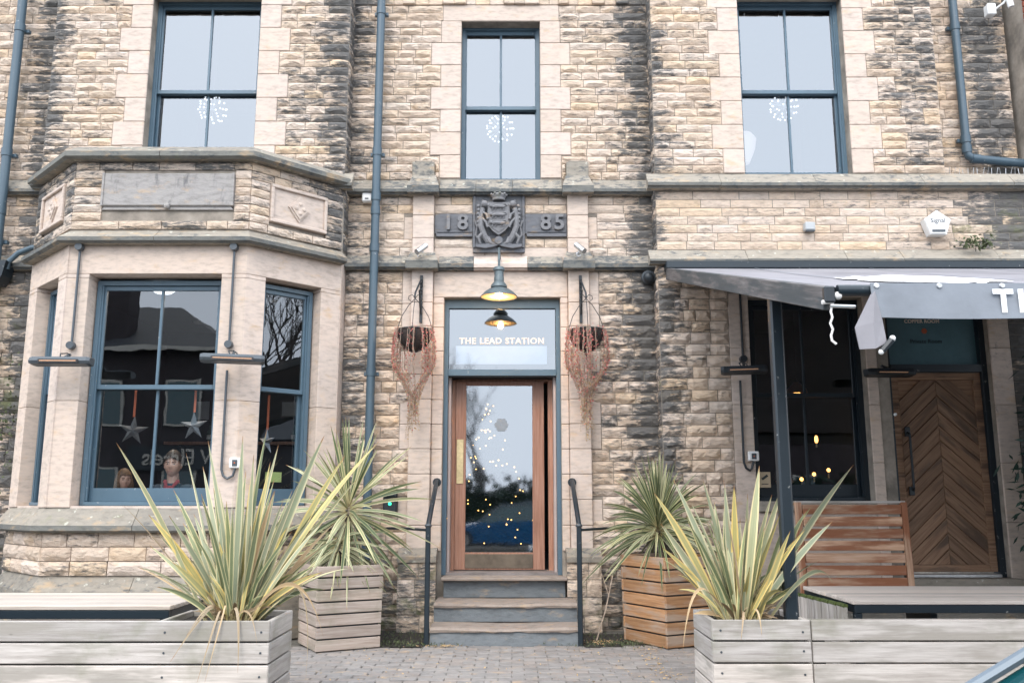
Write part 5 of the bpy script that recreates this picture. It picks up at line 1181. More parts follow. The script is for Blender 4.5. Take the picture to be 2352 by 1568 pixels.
    if long_hair:
        lh = MB(H); rg2 = random.Random(4)
        for k in range(46):
            th = rg2.uniform(1.35, 2 * math.pi - 1.35); r_ = .086 * s; p = [Vector((math.sin(th) * r_, -math.cos(th) * r_ * 1.1, .02 * s))]
            for q in range(5): l_ = p[-1]; p.append(Vector((l_.x * 1.04 + rg2.uniform(-.006, .006), l_.y * 1.03 + rg2.uniform(-.006, .006), l_.z - .042 * s)))
            lh.tube(p, .013 * s, 5, r1=.006 * s)
        place('hair_lengths', lh.mesh('hair_lengths', True), hairm, T)
    f = MB(H)
    for sd in (-1, 1): f.ball((sd * .029 * s, -.072 * s, .008 * s), .010 * s, 8, 6, (1, .7, .55))
    place('eyes', f.mesh('eyes', True), EYEM, T)
    f = MB(H)
    for sd in (-1, 1): f.tube([(sd * .014 * s, -.090 * s, .022 * s), (sd * .030 * s, -.091 * s, .028 * s), (sd * .047 * s, -.082 * s, .023 * s)], .0032 * s, 5)
    place('eyebrows', f.mesh('eyebrows', True), hairm, T)
    f = MB(H); f.tube([(-.022 * s, -.093 * s, -.066 * s), (0, -.101 * s, -.064 * s), (.022 * s, -.093 * s, -.066 * s)], .0042 * s, 6); place('mouth', f.mesh('mouth', True), LIP, T)
    if shirt:
        c = MB(Mx); c.tube([(-.060 * s, -.01, sh + .075 * s), (-.035 * s, -.065 * s, sh + .03 * s), (-.012 * s, -.10 * s, sh - .02 * s)], .018 * s, 6, r1=.012 * s); c.tube([(.060 * s, -.01, sh + .075 * s), (.035 * s, -.065 * s, sh + .03 * s), (.012 * s, -.10 * s, sh - .02 * s)], .018 * s, 6, r1=.012 * s)
        c.prism([(-.045 * s, sh + .03 * s), (.045 * s, sh + .03 * s), (.028 * s, sh - .20 * s), (-.028 * s, sh - .20 * s)], -.112 * s, -.07 * s); place('shirt_front', c.mesh('shirt_front', True), shirt, T)
    st = thing('stool', (x, y, floor), 'plain round stool carrying the seated figure with ' + ' '.join(label.split(',')[0].split(' ')[-3:]), 'stool'); so = hip - .10 * s
    cpt = Mx @ Vector((0, .05, 0)); MB().lathe([(.001, so - .03), (.17, so - .03), (.17, so), (.001, so)], (cpt.x, cpt.y, 0), 18).build('seat', WDOOR, st)
    for a in range(4): MB().tube([(cpt.x + .12 * math.cos(a * 1.571 + .78), cpt.y + .12 * math.sin(a * 1.571 + .78), so - .03), (cpt.x + .15 * math.cos(a * 1.571 + .78), cpt.y + .15 * math.sin(a * 1.571 + .78), floor + .005)], .014, 6).build('leg', BLACKM, st)
    return T
person(-3.47, -.33, .56, 1.81, R(6), 'person with short dark hair, navy jacket and red shirt, looking out of the bay window', SKIN, HAIRD, CLOTHR, CLOTHB, s=1.08)
person(-3.93, -.40, .56, 1.625, R(38), 'small person with light brown bobbed hair left of the adult in navy', SKIN, HAIRL, None, CLOTHD, True, .86)
person(-3.02, -.25, .56, 1.50, R(-35), 'small person in a pale top, low in the right corner of the wide bay window', SKIN, HAIRL, None, plain('pale_pink_top', (.42, .26, .23), .8), False, .82)
person(2.98, .35, .56, 1.66, R(70), 'person with short grey hair dim behind the window under the awning', SKIN, plain('grey_hair', (.12, .11, .10), .7), None, CLOTHD, False, .95)

# ================================================================== NEIGHBOUR, STREET OPPOSITE (seen in the glass)
t = thing('brick_building', (5.9, -.2, 0), 'red brick neighbour, its wall edge showing at the top right corner', 'building')
MB().box(5.86, 12, -.18, 8, -.1, 9).build('wall', MORTAR, t)
bk = MB().box(0, .213, 0, .1, 0, .063, .004).mesh('brick'); bk.materials.append(BRICKR); rest = MB(); nb = 0
for r in range(118):
    for q in range(9 if r > 66 else 7):
        x = 5.845 + q * .222 - (.11 if r % 2 else 0); z = .02 + r * .0745
        if x < 5.84: w0 = .105; x = 5.845
        else: w0 = .213
        vis_ = z > 4.9 and z < 7.3 and q < 3
        if vis_: o = place('brick', bk, None, t, Matrix.Translation((x, -.196, z)) @ Matrix.Diagonal((w0 / .213, .3, 1, 1))); o['tone'] = random.random()
        else: rest.box(x, x + w0, -.196, -.17, z, z + .063)
rest.build('brick', BRICKR, t, kind='stuff')
def house(x0, x1, y0, y1, eave, ridge, wallm, label, chim=None, sign=None):
    t = thing('terraced_house', ((x0 + x1) / 2, (y0 + y1) / 2, 0), label, 'house', 'houses across the street')
    b = MB(); b.box(x0, x1, y0, y1, -.1, eave); b.build('wall', wallm, t)
    ym = (y0 + y1) / 2; b = MB(); e = .35
    b.add([(x0 - e, y0 - e, eave - .05), (x1 + e, y0 - e, eave - .05), (x1 + e, y1 + e, eave - .05), (x0 - e, y1 + e, eave - .05), (x0 + 3.2, ym, ridge), (x1 - 3.2, ym, ridge)],
          [(0, 1, 5, 4), (2, 3, 4, 5), (1, 2, 5), (3, 0, 4), (3, 2, 1, 0)]); rf = b.build('roof', ROOFM, t)
    MB().box(x0 - e, x1 + e, y1 + e - .02, y1 + e + .08, eave - .12, eave + .02).build('gutter', CREAMP, t)
    if chim: MB().box(chim, chim + 1.5, y1 - 1.6, y1 - .7, eave - .3, ridge + 1.7).build('chimney', wallm, rf)
    for zz in (.9, 3.7):
        n = int((x1 - x0) / 2.4)
        for k in range(n):
            x = x0 + (k + .5) * (x1 - x0) / n; f = MB(); f.box(x - .55, x + .55, y1, y1 + .06, zz, zz + 1.5)
            f = f.build('window', CREAMP, t); MB().box(x - .47, x + .47, y1 + .055, y1 + .07, zz + .08, zz + 1.42).build('pane', CARGLASS, f)
    return t
BW = plain('opposite_red_brick', (.055, .043, .046), .9, var=.4, sc=3, bmp=.5)
house(-22, -9.3, -29, -20.5, 6.2, 8.5, BW, 'red brick house with slate roof across the street, mirrored in the bay window', -14.4)
house(8.0, 22, -36, -28, 5.6, 8.4, BW, 'long brick house across the street to the right, behind the hedge', 14)
house(24, 36, -16, -3.5, 3.8, 6.0, BW, 'low brick house further along the street to the right', 27)
t = thing('shop_sign', (-9.0, -20, 2.9), 'long dark shop sign with pale lettering on the house across the street', 'sign')
MB().box(-12.2, -8.2, -20.42, -20.36, 2.30, 3.05).build('board', BLACKM, t); text('lettering', 'A W Eldrels', .62, CREAMP, t, Matrix.Translation((-10.2, -20.34, 2.68)) @ Matrix.Rotation(R(180), 4, 'Z') @ Matrix.Rotation(R(90), 4, 'X'), .01, fat=.006)
def tree(x, y, h, seed, label, spread=.8):
    t = thing('bare_tree', (x, y, 0), label, 'tree', 'bare winter trees across the street'); rg = random.Random(seed); tr = MB(); cr = MB()
    def grow(p, d, L, r, k, B):
        q = [p]; 
        for s in range(3): d = (d + Vector((rg.uniform(-1, 1), rg.uniform(-1, 1), rg.uniform(-.2, .5))) * .14).normalized(); q.append(q[-1] + d * L / 3)
        B.tube(q, r, 5 if k < 2 else 3, r1=r * .62, cap=False)
        if k >= 5: return
        for s in range(3 if k < 4 else 4):
            nd_ = (d + Vector((rg.uniform(-1, 1), rg.uniform(-1, 1), rg.uniform(-.3, .8))) * spread).normalized(); grow(q[rg.choice((2, 3, 3))], nd_, L * rg.uniform(.62, .8), r * .55, k + 1, cr)
    grow(Vector((x, y, -.1)), Z, h * .34, h * .022, 0, tr); tr.build('trunk', BARK, t); cr.build('crown', BARK, t, kind='stuff')
for k, (x, y, h) in enumerate(((-5.2, -27, 9.5), (-1.2, -30, 8.0), (2.6, -28, 7.2), (6.0, -31, 9), (12.5, -6.0, 8.5), (16, -9, 9))):
    tree(x, y, h, 20 + k, ('tall bare tree across the street, nearest the brick house', 'bare tree across the street opposite the doorway', 'short bare tree across the street, right of the doorway', 'bare tree far across the street at the right', 'bare tree at the kerb to the right, mirrored in the canted window', 'bare tree further off at the right along the street')[k])
t = thing('hedge', (0, -24, 0), 'long clipped dark hedge across the street', 'hedge'); b = MB(); rg = random.Random(9)
for k in range(2600):
    p = Vector((rg.uniform(-8, 14), rg.uniform(-24.5, -23.5), rg.uniform(0, 2.0 + .35 * math.sin(k)))); a = Vector((rg.uniform(-1, 1), rg.uniform(-1, 1), rg.uniform(-1, 1))).normalized() * .2; c = Vector((rg.uniform(-1, 1), rg.uniform(-1, 1), rg.uniform(-1, 1))).normalized() * .2; b.add([p - a, p - c, p + a, p + c], [(0, 1, 2, 3)])
b.build('foliage', FIR, t, kind='stuff'); MB().box(-8, 14, -24.3, -23.7, 0, 1.7).build('inner_growth', FIR, t)

def car(x, y, z, yaw, paintm, label, low=False):
    t = thing('parked_car', (x, y, z), label, 'car'); M = Matrix.Translation((x, y, z)) @ Matrix.Rotation(yaw, 4, 'Z'); S = 1 if not low else .86
    L, Wd = 4.1, .80
    prof = [(-2.02, .32), (-2.05, .55), (-1.95, .74), (-1.2, .82), (-.78, .86), (.9, .90), (1.65, .86), (1.98, .78), (2.05, .55), (2.02, .30), (1.6, .22), (-1.6, .22)]
    prof = [(a, c * S) for a, c in prof]
    b = MB(M); n = len(prof)
    ys = ((-Wd, .90), (-Wd + .07, 1.0), (Wd - .07, 1.0), (Wd, .90)); vs = []
    for yy, k in ys: vs += [(a * (.985 if k < 1 else 1), yy, .22 + (c - .22) * (.96 if k < 1 else 1)) for a, c in prof]
    fs = [(i * n + j, i * n + (j + 1) % n, (i + 1) * n + (j + 1) % n, (i + 1) * n + j) for i in range(3) for j in range(n)] + [tuple(range(n)), tuple(range(4 * n - 1, 3 * n - 1, -1))]
    b.add(vs, fs).build('body', paintm, t, smooth=True)
    cab = [(-.80, .85 * S), (-.15, 1.34 * S), (.75, 1.38 * S), (1.60, .86 * S)]
    b = MB(M); b.add([(a, s * (Wd - .06 - (.12 if c > 1 else 0)), c) for s in (-1, 1) for a, c in cab], [(0, 1, 2, 3), (7, 6, 5, 4), (0, 4, 5, 1), (2, 6, 7, 3), (1, 5, 6, 2)]).build('glasshouse', CARGLASS, t)
    b = MB(M); b.add([(a, s * (Wd - .17), c * S) for s in (-1, 1) for a, c in ((-.17, 1.345), (.77, 1.385), (.72, 1.42), (-.08, 1.40))], [(0, 1, 5, 4), (1, 2, 6, 5), (2, 3, 7, 6), (3, 0, 4, 7), (0, 3, 2, 1), (4, 5, 6, 7)]).build('roof', paintm, t)
    for s in (-1, 1):
        tr_ = MB(M); tr_.tube([(-.86, s * (Wd - .05), .85 * S), (-.15, s * (Wd - .165), 1.365 * S), (.76, s * (Wd - .165), 1.40 * S), (1.64, s * (Wd - .05), .87 * S)], .022, 8).build('window_trim', TRIMM, t, smooth=True)
        for a in (-1.28, 1.3):
            wz = .31; wh = MB(M); wh.lathe([(.20, -.10), (.31, -.10), (.315, -.02), (.31, .08), (.20, .08)], (a, s * (Wd - .07), wz), 24, 'y'); wo = wh.build('wheel', RUBBER, t, smooth=True)
            MB(M).lathe([(.001, -.105), (.05, -.11), (.19, -.095), (.2, .0), (.19, .085), (.001, .085)], (a, s * (Wd - .07), wz), 20, 'y').build('rim', SILVER, wo, smooth=True)
        MB(M).ball((-1.98, s * .55, .60 * S), .10, 12, 8, (.5, 1.2, .8)).build('headlight', SILVER, t, smooth=True); MB(M).box(1.99, 2.06, s * .5 - .12, s * .5 + .12, .62 * S, .72 * S, .01).build('tail_light', RIBBON, t)
    MB(M).box(-2.10, -2.0, -.7, .7, .34, .44, .02).build('bumper', SILVER, t)
car(2.33, -6.98, -.14, 0, CARP, 'low teal car parked at the kerb, its windscreen corner in the bottom right', True)
car(-.2, -17.6, -.14, 0, CARBLUE, 'bright blue car parked across the street, mirrored in the door glass')
car(5.2, -17.4, -.14, 0, plain('grey_car_paint', (.2, .2, .22), .3, coat=1.0), 'silver grey car parked across the street to the right')

# ================================================================== AWNING
AX0, AX1, AY0, AY1, AZ0, AZ1 = 1.625, 6.2, -.38, -4.98, 3.735, 2.405
AW = thing('awning', (3.9, -.3, 3.5), 'wide grey fabric awning with white print and lettered valance over the right wing', 'awning')
MB().box(AX0, AX1, -.46, -.262, 3.715, 3.80, .012).build('cassette', NAVY, AW)
sl = Vector((0, AY1 - AY0, AZ1 - AZ0)); sn = sl.normalized()
nx, ny = 20, 14; b = MB(); vs = []
for j in range(ny + 1):
    for i in range(nx + 1):
        u, v = i / nx, j / ny; vs.append((AX0 + .07 + (AX1 - AX0 - .14) * u, AY0 + (AY1 - AY0) * v, AZ0 + (AZ1 - AZ0) * v - .03 * math.sin(math.pi * v) + .004 * mn.noise(Vector((u * 6, v * 3, 0)))))
k0 = len(vs); vs += [(a, c, d - .004) for a, c, d in vs]; fs = []
for j in range(ny):
    for i in range(nx): q = j * (nx + 1) + i; fs += [(q, q + 1, q + nx + 2, q + nx + 1), (q + k0, q + nx + 1 + k0, q + nx + 2 + k0, q + 1 + k0)]
b.add(vs, fs).build('fabric_roof', FABRIC, AW, smooth=True)
for x in (AX0 + .035, AX1 - .035): board('side_rail', (x, AY0 + .02, AZ0 - .055), (x, AY1 + .02, AZ1 - .055), .125, .055, WRAIL, AW, wdir=(0, 0, 1))
MB().box(AX0 + .0, AX0 + .06, AY1 - .02, AY1 + .02, AZ1 - .085, AZ1 + .004, .008).build('end_cap', BLACKM, AW)
MB().tube([(AX0 + .03, AY1 - .005, AZ1 - .10), (AX0 + .16, AY1 - .005, AZ1 - .105)], .010, 8).build('pivot_bolt', SILVER, AW, smooth=True)
MB().tube([(AX0 + .07, AY1 - .01, AZ1 - .02), (AX1, AY1 - .01, AZ1 - .02)], .030, 10).build('front_bar', NAVY, AW, smooth=True)
for x in (2.55, 3.75, 4.95):
    MB().add([(x + dx, AY0 + (AY1 - AY0) * q, AZ0 + (AZ1 - AZ0) * q - .03 * math.sin(math.pi * q) + .006) for q in [i / 14 for i in range(15)] for dx in (-.012, .012)], [(2 * i, 2 * i + 1, 2 * i + 3, 2 * i + 2) for i in range(14)]).build('seam', VALANCE, AW)
# valance with its folded end
vx0 = 1.855; b = MB(); vs = []; nx = 60
for j in range(5):
    for i in range(nx + 1):
        x = vx0 + (AX1 - vx0) * i / nx; zz = AZ1 + .012 - .188 * j / 4; vs.append((x, AY1 - .045 - .006 * j - .006 * math.sin(x * 7 + j * .4) * j / 4, zz - .006 * math.sin(x * 3.3) * (j == 4)))
k0 = len(vs); vs += [(a, c + .004, d) for a, c, d in vs]; fs = []
for j in range(4):
    for i in range(nx): q = j * (nx + 1) + i; fs += [(q, q + 1, q + nx + 2, q + nx + 1), (q + k0, q + nx + 1 + k0, q + nx + 2 + k0, q + 1 + k0)]
b.add(vs, fs).build('valance', VALANCE, AW, smooth=True)
def fp(x, y, Y): v = at(x, y, Y); return (v.x, v.y, v.z)
P = [fp(2010, 668, -5.04), fp(2000, 676, -5.03), fp(1964, 752, -5.07), fp(1975, 802, -5.09), fp(2012, 800, -5.10), fp(2037, 786, -5.08), fp(2027, 735, -5.06)]
b = MB(); b.add(P + [(p[0], p[1] + .006, p[2]) for p in P] + [fp(2006, 740, -5.082)], [(0, 1, 2, 14), (2, 3, 4, 14), (4, 5, 6, 14), (6, 0, 14)] + [tuple(range(13, 6, -1))] + [(i, i + 7, (i + 1) % 7 + 7, (i + 1) % 7) for i in range(7)]); b.build('folded_valance_end', FABRIC, AW)
for k in range(14):
    x = 1.885 + k * .325
    if x < AX1: MB().lathe([(.005, -.006), (.012, -.006), (.015, .0), (.005, .002)], (x, AY1 - .052, AZ1 - .004), 14, 'y').build('eyelet', SILVER, AW, smooth=True)
text('lettering', 'THE', .165, WHITEPRINT, AW, Matrix.Translation((2.475, AY1 - .070, AZ1 - .095)) @ Matrix.Rotation(R(90), 4, 'X'), .001, align='LEFT', fat=.006, space=1.25, label='white capital letters on the valance')
def onroof(x, y):
    n_ = Vector((1, 0, 0)).cross(sn); p = hit(x, y, (AX0, AY0, AZ0), n_); v = (p.y - AY0) / (AY1 - AY0); return Vector((p.x, p.y, AZ0 + (AZ1 - AZ0) * v - .03 * math.sin(math.pi * v) + .010))
shape = [(1912, 631), (1938, 632), (1962, 628), (1985, 630), (2040, 626), (2100, 628), (2160, 629), (2210, 632), (2262, 634), (2310, 639), (2330, 642), (2300, 643), (2272, 643), (2262, 650), (2250, 651), (2240, 645), (2215, 649), (2170, 647), (2100, 644), (2040, 643), (1990, 640), (1968, 638), (1975, 635), (1940, 635)]
pts = [onroof(x, y) for x, y in shape]; cxy = sum(pts, Vector()) / len(pts)
bm = bmesh.new(); vs = [bm.verts.new(p) for p in pts]; f = bm.faces.new(vs); bmesh.ops.triangulate(bm, faces=[f]); bmesh.ops.subdivide_edges(bm, edges=bm.edges, cuts=3, use_grid_fill=True)
for v in bm.verts:
    q = (v.co.y - AY0) / (AY1 - AY0); v.co.z = AZ0 + (AZ1 - AZ0) * q - .03 * math.sin(math.pi * q) + .010
pm = bpy.data.meshes.new('white_print'); bm.to_mesh(pm); bm.free(); place('white_print', pm, WHITEPRINT, AW, label='large white painted emblem on the fabric')
MB().box(1.70, 1.78, -3.79, -3.71, .02, 2.705, .012).build('post', NAVY, AW); MB().add([(1.70, -3.79, 2.705), (1.78, -3.79, 2.705), (1.78, -3.71, 2.705), (1.70, -3.71, 2.705), (1.72, -3.75, 2.76)], [(0, 1, 4), (1, 2, 4), (2, 3, 4), (3, 0, 4)]).build('post_cap', GREYM, AW)
cd = [at(x, y, -4.98) for x, y in ((1898, 668), (1910, 680), (1914, 692), (1911, 700), (1908, 716), (1912, 728), (1907, 742), (1913, 756), (1909, 770), (1911, 782), (1921, 790))]
t = thing('cord', tuple(cd[0]), 'wavy white cord dangling from the front left corner of the awning', 'cord'); MB().tube(cd, .0062, 6).build('rope', ROPE, t, smooth=True); MB().ball(cd[1] + Vector((.03, -.01, 0)), .022, 8, 6).build('knot', ROPE, t, smooth=True); MB().tube([cd[2] + Vector((-.06, 0, -.005)), cd[2]], .012, 6).build('tail', ROPE, t)
p = at(2036, 795, -5.1); t = thing('strap_clip', tuple(p), 'black strap with white ends hanging under the folded awning corner', 'strap')
MB().tube([at(2026, 806, -5.1), at(2048, 780, -5.1)], .016, 6).build('strap', BLACKM, t); MB().ball(at(2050, 777, -5.1), .016, 8, 6).build('upper_clip', WHITEM, t); MB().ball(at(2024, 808, -5.1), .014, 8, 6).build('lower_clip', WHITEM, t)

# ================================================================== PLANTERS
def tall_planter(c, e1, e2, top, n, mat, label):
    """c = near corner; e1, e2 = the two edge vectors; boards stacked on four sides"""
    c = Vector((*c, 0)); e1 = Vector((*e1, 0)); e2 = Vector((*e2, 0)); ctr = c + (e1 + e2) / 2; t = thing('tall_planter', tuple(ctr), label, 'planter', 'tall square timber planters')
    ph = top / n; k = [c, c + e1, c + e1 + e2, c + e2]
    for r in range(n):
        z = (r + .5) * ph + .012; f = .955 + .045 * (r + 1) / n; kk = [ctr + (q - ctr) * f for q in k]
        for i in range(4):
            a, b_ = kk[i], kk[(i + 1) % 4]; d = (b_ - a).normalized(); nrm = Vector((d.y, -d.x, 0)); ext = .0 if i % 2 else -.026
            board('board', a + Vector((0, 0, z)) - nrm * .013 + d * (-.0 + (.027 if i % 2 else 0)), b_ + Vector((0, 0, z)) - nrm * .013 - d * (.027 if i % 2 else 0), ph - .014, .026, mat, t)
    b = MB(); inn = [ctr + (q - ctr) * .90 for q in k]; b.slab([(q.x, q.y) for q in inn], .03, top - .05); b.build('inner_box', BLACKM, t)
    b = MB(); inn = [ctr + (q - ctr) * .885 for q in k]; b.slab([(q.x, q.y) for q in inn], top - .05, top - .04); b.build('soil', SOIL, t)
    return ctr
cL = tall_planter((-1.713, -1.442), (.541, .301), (-.29, .55), .735, 7, WTALL, 'tall weathered timber planter left of the steps')
cR = tall_planter((1.379, -1.259), (.58, .33), (-.333, .576), .80, 7, WORANGE, 'tall orange stained timber planter right of the steps')
def trough(x0, x1, y0, y1, top, label, screen=None, sides=(True, True)):
    t = thing('planter_box', ((x0 + x1) / 2, (y0 + y1) / 2, 0), label, 'planter', 'long weathered planters at the front'); ph = .127; z = top
    th = .028
    for r in range(5):
        za = max(.01, z - ph + .010); zm = (z + za) / 2; wd = z - za
        fx0, fx1 = (screen if screen else (x0, x1))
        if screen: fx0 = min(screen[0], x0); fx1 = max(screen[1], x1)
        cuts = [fx0, fx1] if fx1 - fx0 < 2 else ([fx0, x0 - 1.32 + (r % 2) * .0, fx1] if fx0 < x0 else [fx0, fx1])
        for a, b_ in zip(cuts[:-1], cuts[1:]): board('board', (a + .0015, y0 + th / 2, zm), (b_ - .0015, y0 + th / 2, zm), wd, th, WGREY, t, wdir=Z, c=.005)
        for x in (x0 + th / 2, x1 - th / 2): board('board', (x, y0 + th + .001, zm), (x, y1 - .0, zm), wd, th, WGREY, t, c=.005)
        board('board', (x0 + th, y1 - th / 2, zm), (x1 - th, y1 - th / 2, zm), wd, th, WGREY, t, c=.005)
        z -= ph
        if z < .03: break
    MB().box(x0 + th + .002, x1 - th - .002, y0 + th + .002, y1 - th - .002, .03, top - .06).build('liner', BLACKM, t); MB().box(x0 + th + .003, x1 - th - .003, y0 + th + .003, y1 - th - .003, top - .059, top - .035).build('soil', SOIL, t)
    MB().box(x0 + .03, x1 - .03, y0 + th + .002, y0 + th + .010, top - .045, top - .004).build('steel_edge', SILVER, t); b = MB()
    if screen:
        sx0, sx1 = (screen[0], x0) if screen[0] < x0 else (x1, screen[1])
        b = MB()
        for xx in (sx0 + .1, (sx0 + sx1) / 2, sx1 - .06): b.box(xx - .03, xx + .03, y0 + th + .001, y0 + th + .05, .0, top - .015)
        b.build('screen_posts', BLACKM, t)
        MB().box(sx0, sx1, y0 + th + .052, y0 + th + .060, .02, top - .02).build('screen_backing', BLACKM, t)
    for k in range(4):
        for xx in (x0 + .05, x1 - .05): MB().lathe([(.001, -.002), (.007, -.002), (.007, .002)], (xx, y0 - .001, top - .06 - .127 * k + srnd(.01)), 8, 'y').build('screw', GREYM, t)
    return t
trough(-2.12, -1.445, -3.98, -3.42, .602, 'long weathered planter at the front left with the flax plant at its right end', (-5.2, -2.12))
trough(1.205, 1.80, -3.93, -3.36, .602, 'weathered planter box holding the front right flax plant')
# long screen to the right of it
t = thing('timber_screen', (3.3, -3.9, 0), 'long weathered board screen running right from the front right planter', 'screen'); z = .602
for r in range(5):
    za = max(.01, z - .127 + .006); board('board', (1.806, -3.912, (z + za) / 2), (5.2, -3.912, (z + za) / 2), z - za - .003, .028, WGREY, t, c=.005); z -= .127
MB().box(1.806, 5.2, -3.895, -3.835, .575, .598).build('top_rail', WGREY, t)
b = MB()
for x in (1.86, 3.4, 5.0): b.box(x - .03, x + .03, -3.895, -3.84, 0, .574)
b.build('screen_posts', BLACKM, t)

# ================================================================== LEAVES
def leaf(p0, p1, w, bow, roll, mat, parent, droop=0.0, name='leaf', n=12, fold=.35, bend=None):
    p0 = Vector(p0); p1 = Vector(p1); d = p1 - p0; L = d.length; side = d.cross(Vector((0, -1, 0)))
    if side.length < 1e-4: side = Vector((1, 0, 0))
    side.normalize(); side = Matrix.Rotation(roll, 3, d.normalized()) @ side; mid = p0.lerp(p1, .5) + Vector(bow)
    if bend is not None: mid = Vector(bend)
    vs = []; uv = []; nrm = side.cross(d.normalized())
    for i in range(n + 1):
        s = i / n; c = p0 * (1 - s) ** 2 + mid * 2 * s * (1 - s) + p1 * s * s; c = c + Vector((0, 0, -droop * s ** 3))
        prof_ = (.55 + .45 * math.sin(min(1, s / .55) * math.pi / 2)) * (1 if s < .55 else max(0.0, 1 - ((s - .55) / .45) ** 1.7)) ; hw = w * .5 * prof_ + .0006
        vs += [c - side * hw + nrm * hw * fold, c, c + side * hw + nrm * hw * fold]; uv += [(0, s), (.5, s), (1, s)]
    fs = []
    for i in range(n): a = i * 3; fs += [(a, a + 1, a + 4, a + 3), (a + 1, a + 2, a + 5, a + 4)]
    me = bpy.data.meshes.new(name); me.from_pydata([tuple(v) for v in vs], [], fs); me.update(); ul_ = me.uv_layers.new(name='UVMap')
    for lp in me.loops: ul_.data[lp.index].uv = uv[lp.vertex_index]
    me.polygons.foreach_set('use_smooth', [True] * len(me.polygons)); return place(name, me, mat, parent)
def flax(base, tips, extra, label, seed, spread, top):
    rg = random.Random(seed); t = thing('flax_plant', tuple(base), label, 'plant', 'variegated flax plants at the front'); base = Vector(base)
    for q in tips:
        x, y, m = q[0], q[1], q[2]; Y = base.y + (q[3] if len(q) > 3 else rg.uniform(-.30, .30)); tip = at(x, y, Y); wd = q[4] if len(q) > 4 else rg.uniform(.036, .046)
        off = Vector(((tip.x - base.x) * .16 + rg.uniform(-.03, .03), rg.uniform(-.10, .10), .0)); p0 = base + off; d = tip - p0
        leaf(p0, tip, wd * .9, (-d.x * .06 + rg.uniform(-.01, .01), rg.uniform(-.03, .03), abs(d.x) * .10), rg.uniform(-.9, .9), {'g': L_GREEN, 'p': L_PALE, 'y': L_YELL, 'd': L_DEAD}[m], t, fold=rg.uniform(.15, .6))
    for k in range(extra):
        a = rg.uniform(-spread, spread); el = rg.uniform(.30, 1.0) * top * (1 - .25 * abs(a) / spread); Yo = rg.uniform(-.35, .40); lean = math.sin(a)
        p0 = base + Vector((lean * .12 + rg.uniform(-.06, .06), rg.uniform(-.13, .13), 0)); tip = p0 + Vector((lean * el, Yo * el, math.cos(a) * el)); m = rg.choice('gggpppyd' if k % 3 else 'gp')
        leaf(p0, tip, rg.uniform(.022, .038), (-lean * .05, 0, abs(lean) * .08), rg.uniform(-1.3, 1.3), {'g': L_GREEN, 'p': L_PALE, 'y': L_YELL, 'd': L_DEAD}[m], t, fold=rg.uniform(.15, .7), droop=rg.choice((0, 0, .03, .08, .16)) * el)
    for k in range(22):                                       # short dead blades at the foot
        a = rg.uniform(0, 6.28); r_ = rg.uniform(.10, .26); p0 = base + Vector((math.cos(a) * .05, math.sin(a) * .05, 0)); leaf(p0, p0 + Vector((math.cos(a) * r_, math.sin(a) * r_, rg.uniform(.02, .14))), rg.uniform(.012, .03), (0, 0, .05), rg.uniform(-1, 1), L_DEAD, t, name='dead_leaf', n=7)
    return t
bl = (-1.735, -3.70, .565); br = (1.435, -3.64, .565)
LT = [(267, 1016, 'p', -.1, .062), (341, 1181, 'y', -.15, .052), (398, 1123, 'g'), (388, 1183, 'p'), (427, 1039, 'p'), (466, 1071, 'p'), (462, 1133, 'g'), (478, 1012, 'p', .1, .034), (558, 1000, 'p', 0, .05), (583, 1043, 'p'),
      (613, 986, 'g', .05, .06), (640, 1020, 'p', .1, .034), (745, 1000, 'p', -.1, .064), (695, 1092, 'p'), (793, 1046, 'y', -.05, .052), (872, 1012, 'y', -.15, .058), (343, 1252, 'p'), (396, 1290, 'y', -.2), (576, 1206, 'p'), (547, 1128, 'y', .1, .036),
      (582, 1062, 'y', 0, .04), (621, 1060, 'y', -.1, .045), (606, 1118, 'y', .1), (520, 1150, 'g'), (505, 1190, 'p'), (650, 1150, 'p'), (672, 1125, 'g'), (717, 1180, 'g'), (700, 1230, 'g'), (740, 1200, 'p'), (500, 1250, 'g'), (660, 1210, 'y'), (420, 1200, 'g'),
      (445, 1180, 'p'), (600, 1150, 'g'), (630, 1100, 'g', .2), (565, 1080, 'g', .2), (317, 1302, 'd', 0, .012), (283, 1160, 'd', .1, .012), (735, 1260, 'd', 0, .03), (700, 1290, 'd', 0, .025), (772, 1120, 'g', .15), (820, 1100, 'p', .2, .035), (440, 1260, 'g'), (360, 1222, 'g', .2, .03)]
FLt = flax(bl, LT, 68, 'large variegated flax with yellowing sword leaves in the front left planter', 31, 1.0, .95)
RT = [(1502, 1131, 'y', -.1, .055), (1517, 1201, 'p', -.15, .055), (1521, 1257, 'y', -.2, .04), (1546, 1100, 'p', 0, .045), (1613, 1098, 'p', -.05, .055), (1664, 1110, 'p', .05, .05), (1686, 1112, 'y', -.1, .055), (1717, 1133, 'p', 0, .045), (1744, 1069, 'p', -.05, .064), (1773, 1135, 'p', .1, .04),
      (1800, 1110, 'p', 0, .05), (1792, 1179, 'y', -.15, .045), (1852, 1172, 'g', -.1, .055), (1960, 1067, 'p', -.1, .062), (1930, 1100, 'p', .05, .055), (1867, 1158, 'g', .2, .035), (1912, 1197, 'p', -.2, .055), (1854, 1330, 'g', -.25, .045), (1575, 1180, 'g'), (1600, 1200, 'p'), (1640, 1150, 'p'), (1700, 1190, 'p'), (1735, 1180, 'g'), (1650, 1240, 'g'),
      (1700, 1250, 'y', .0, .03), (1722, 1300, 'y', -.25, .035), (1840, 1250, 'g'), (1880, 1235, 'p'), (1585, 1150, 'p'), (1560, 1230, 'g'), (1545, 1290, 'p'), (1825, 1150, 'g', .2), (1756, 1210, 'g'), (1680, 1170, 'g', .2), (1815, 1290, 'p')]
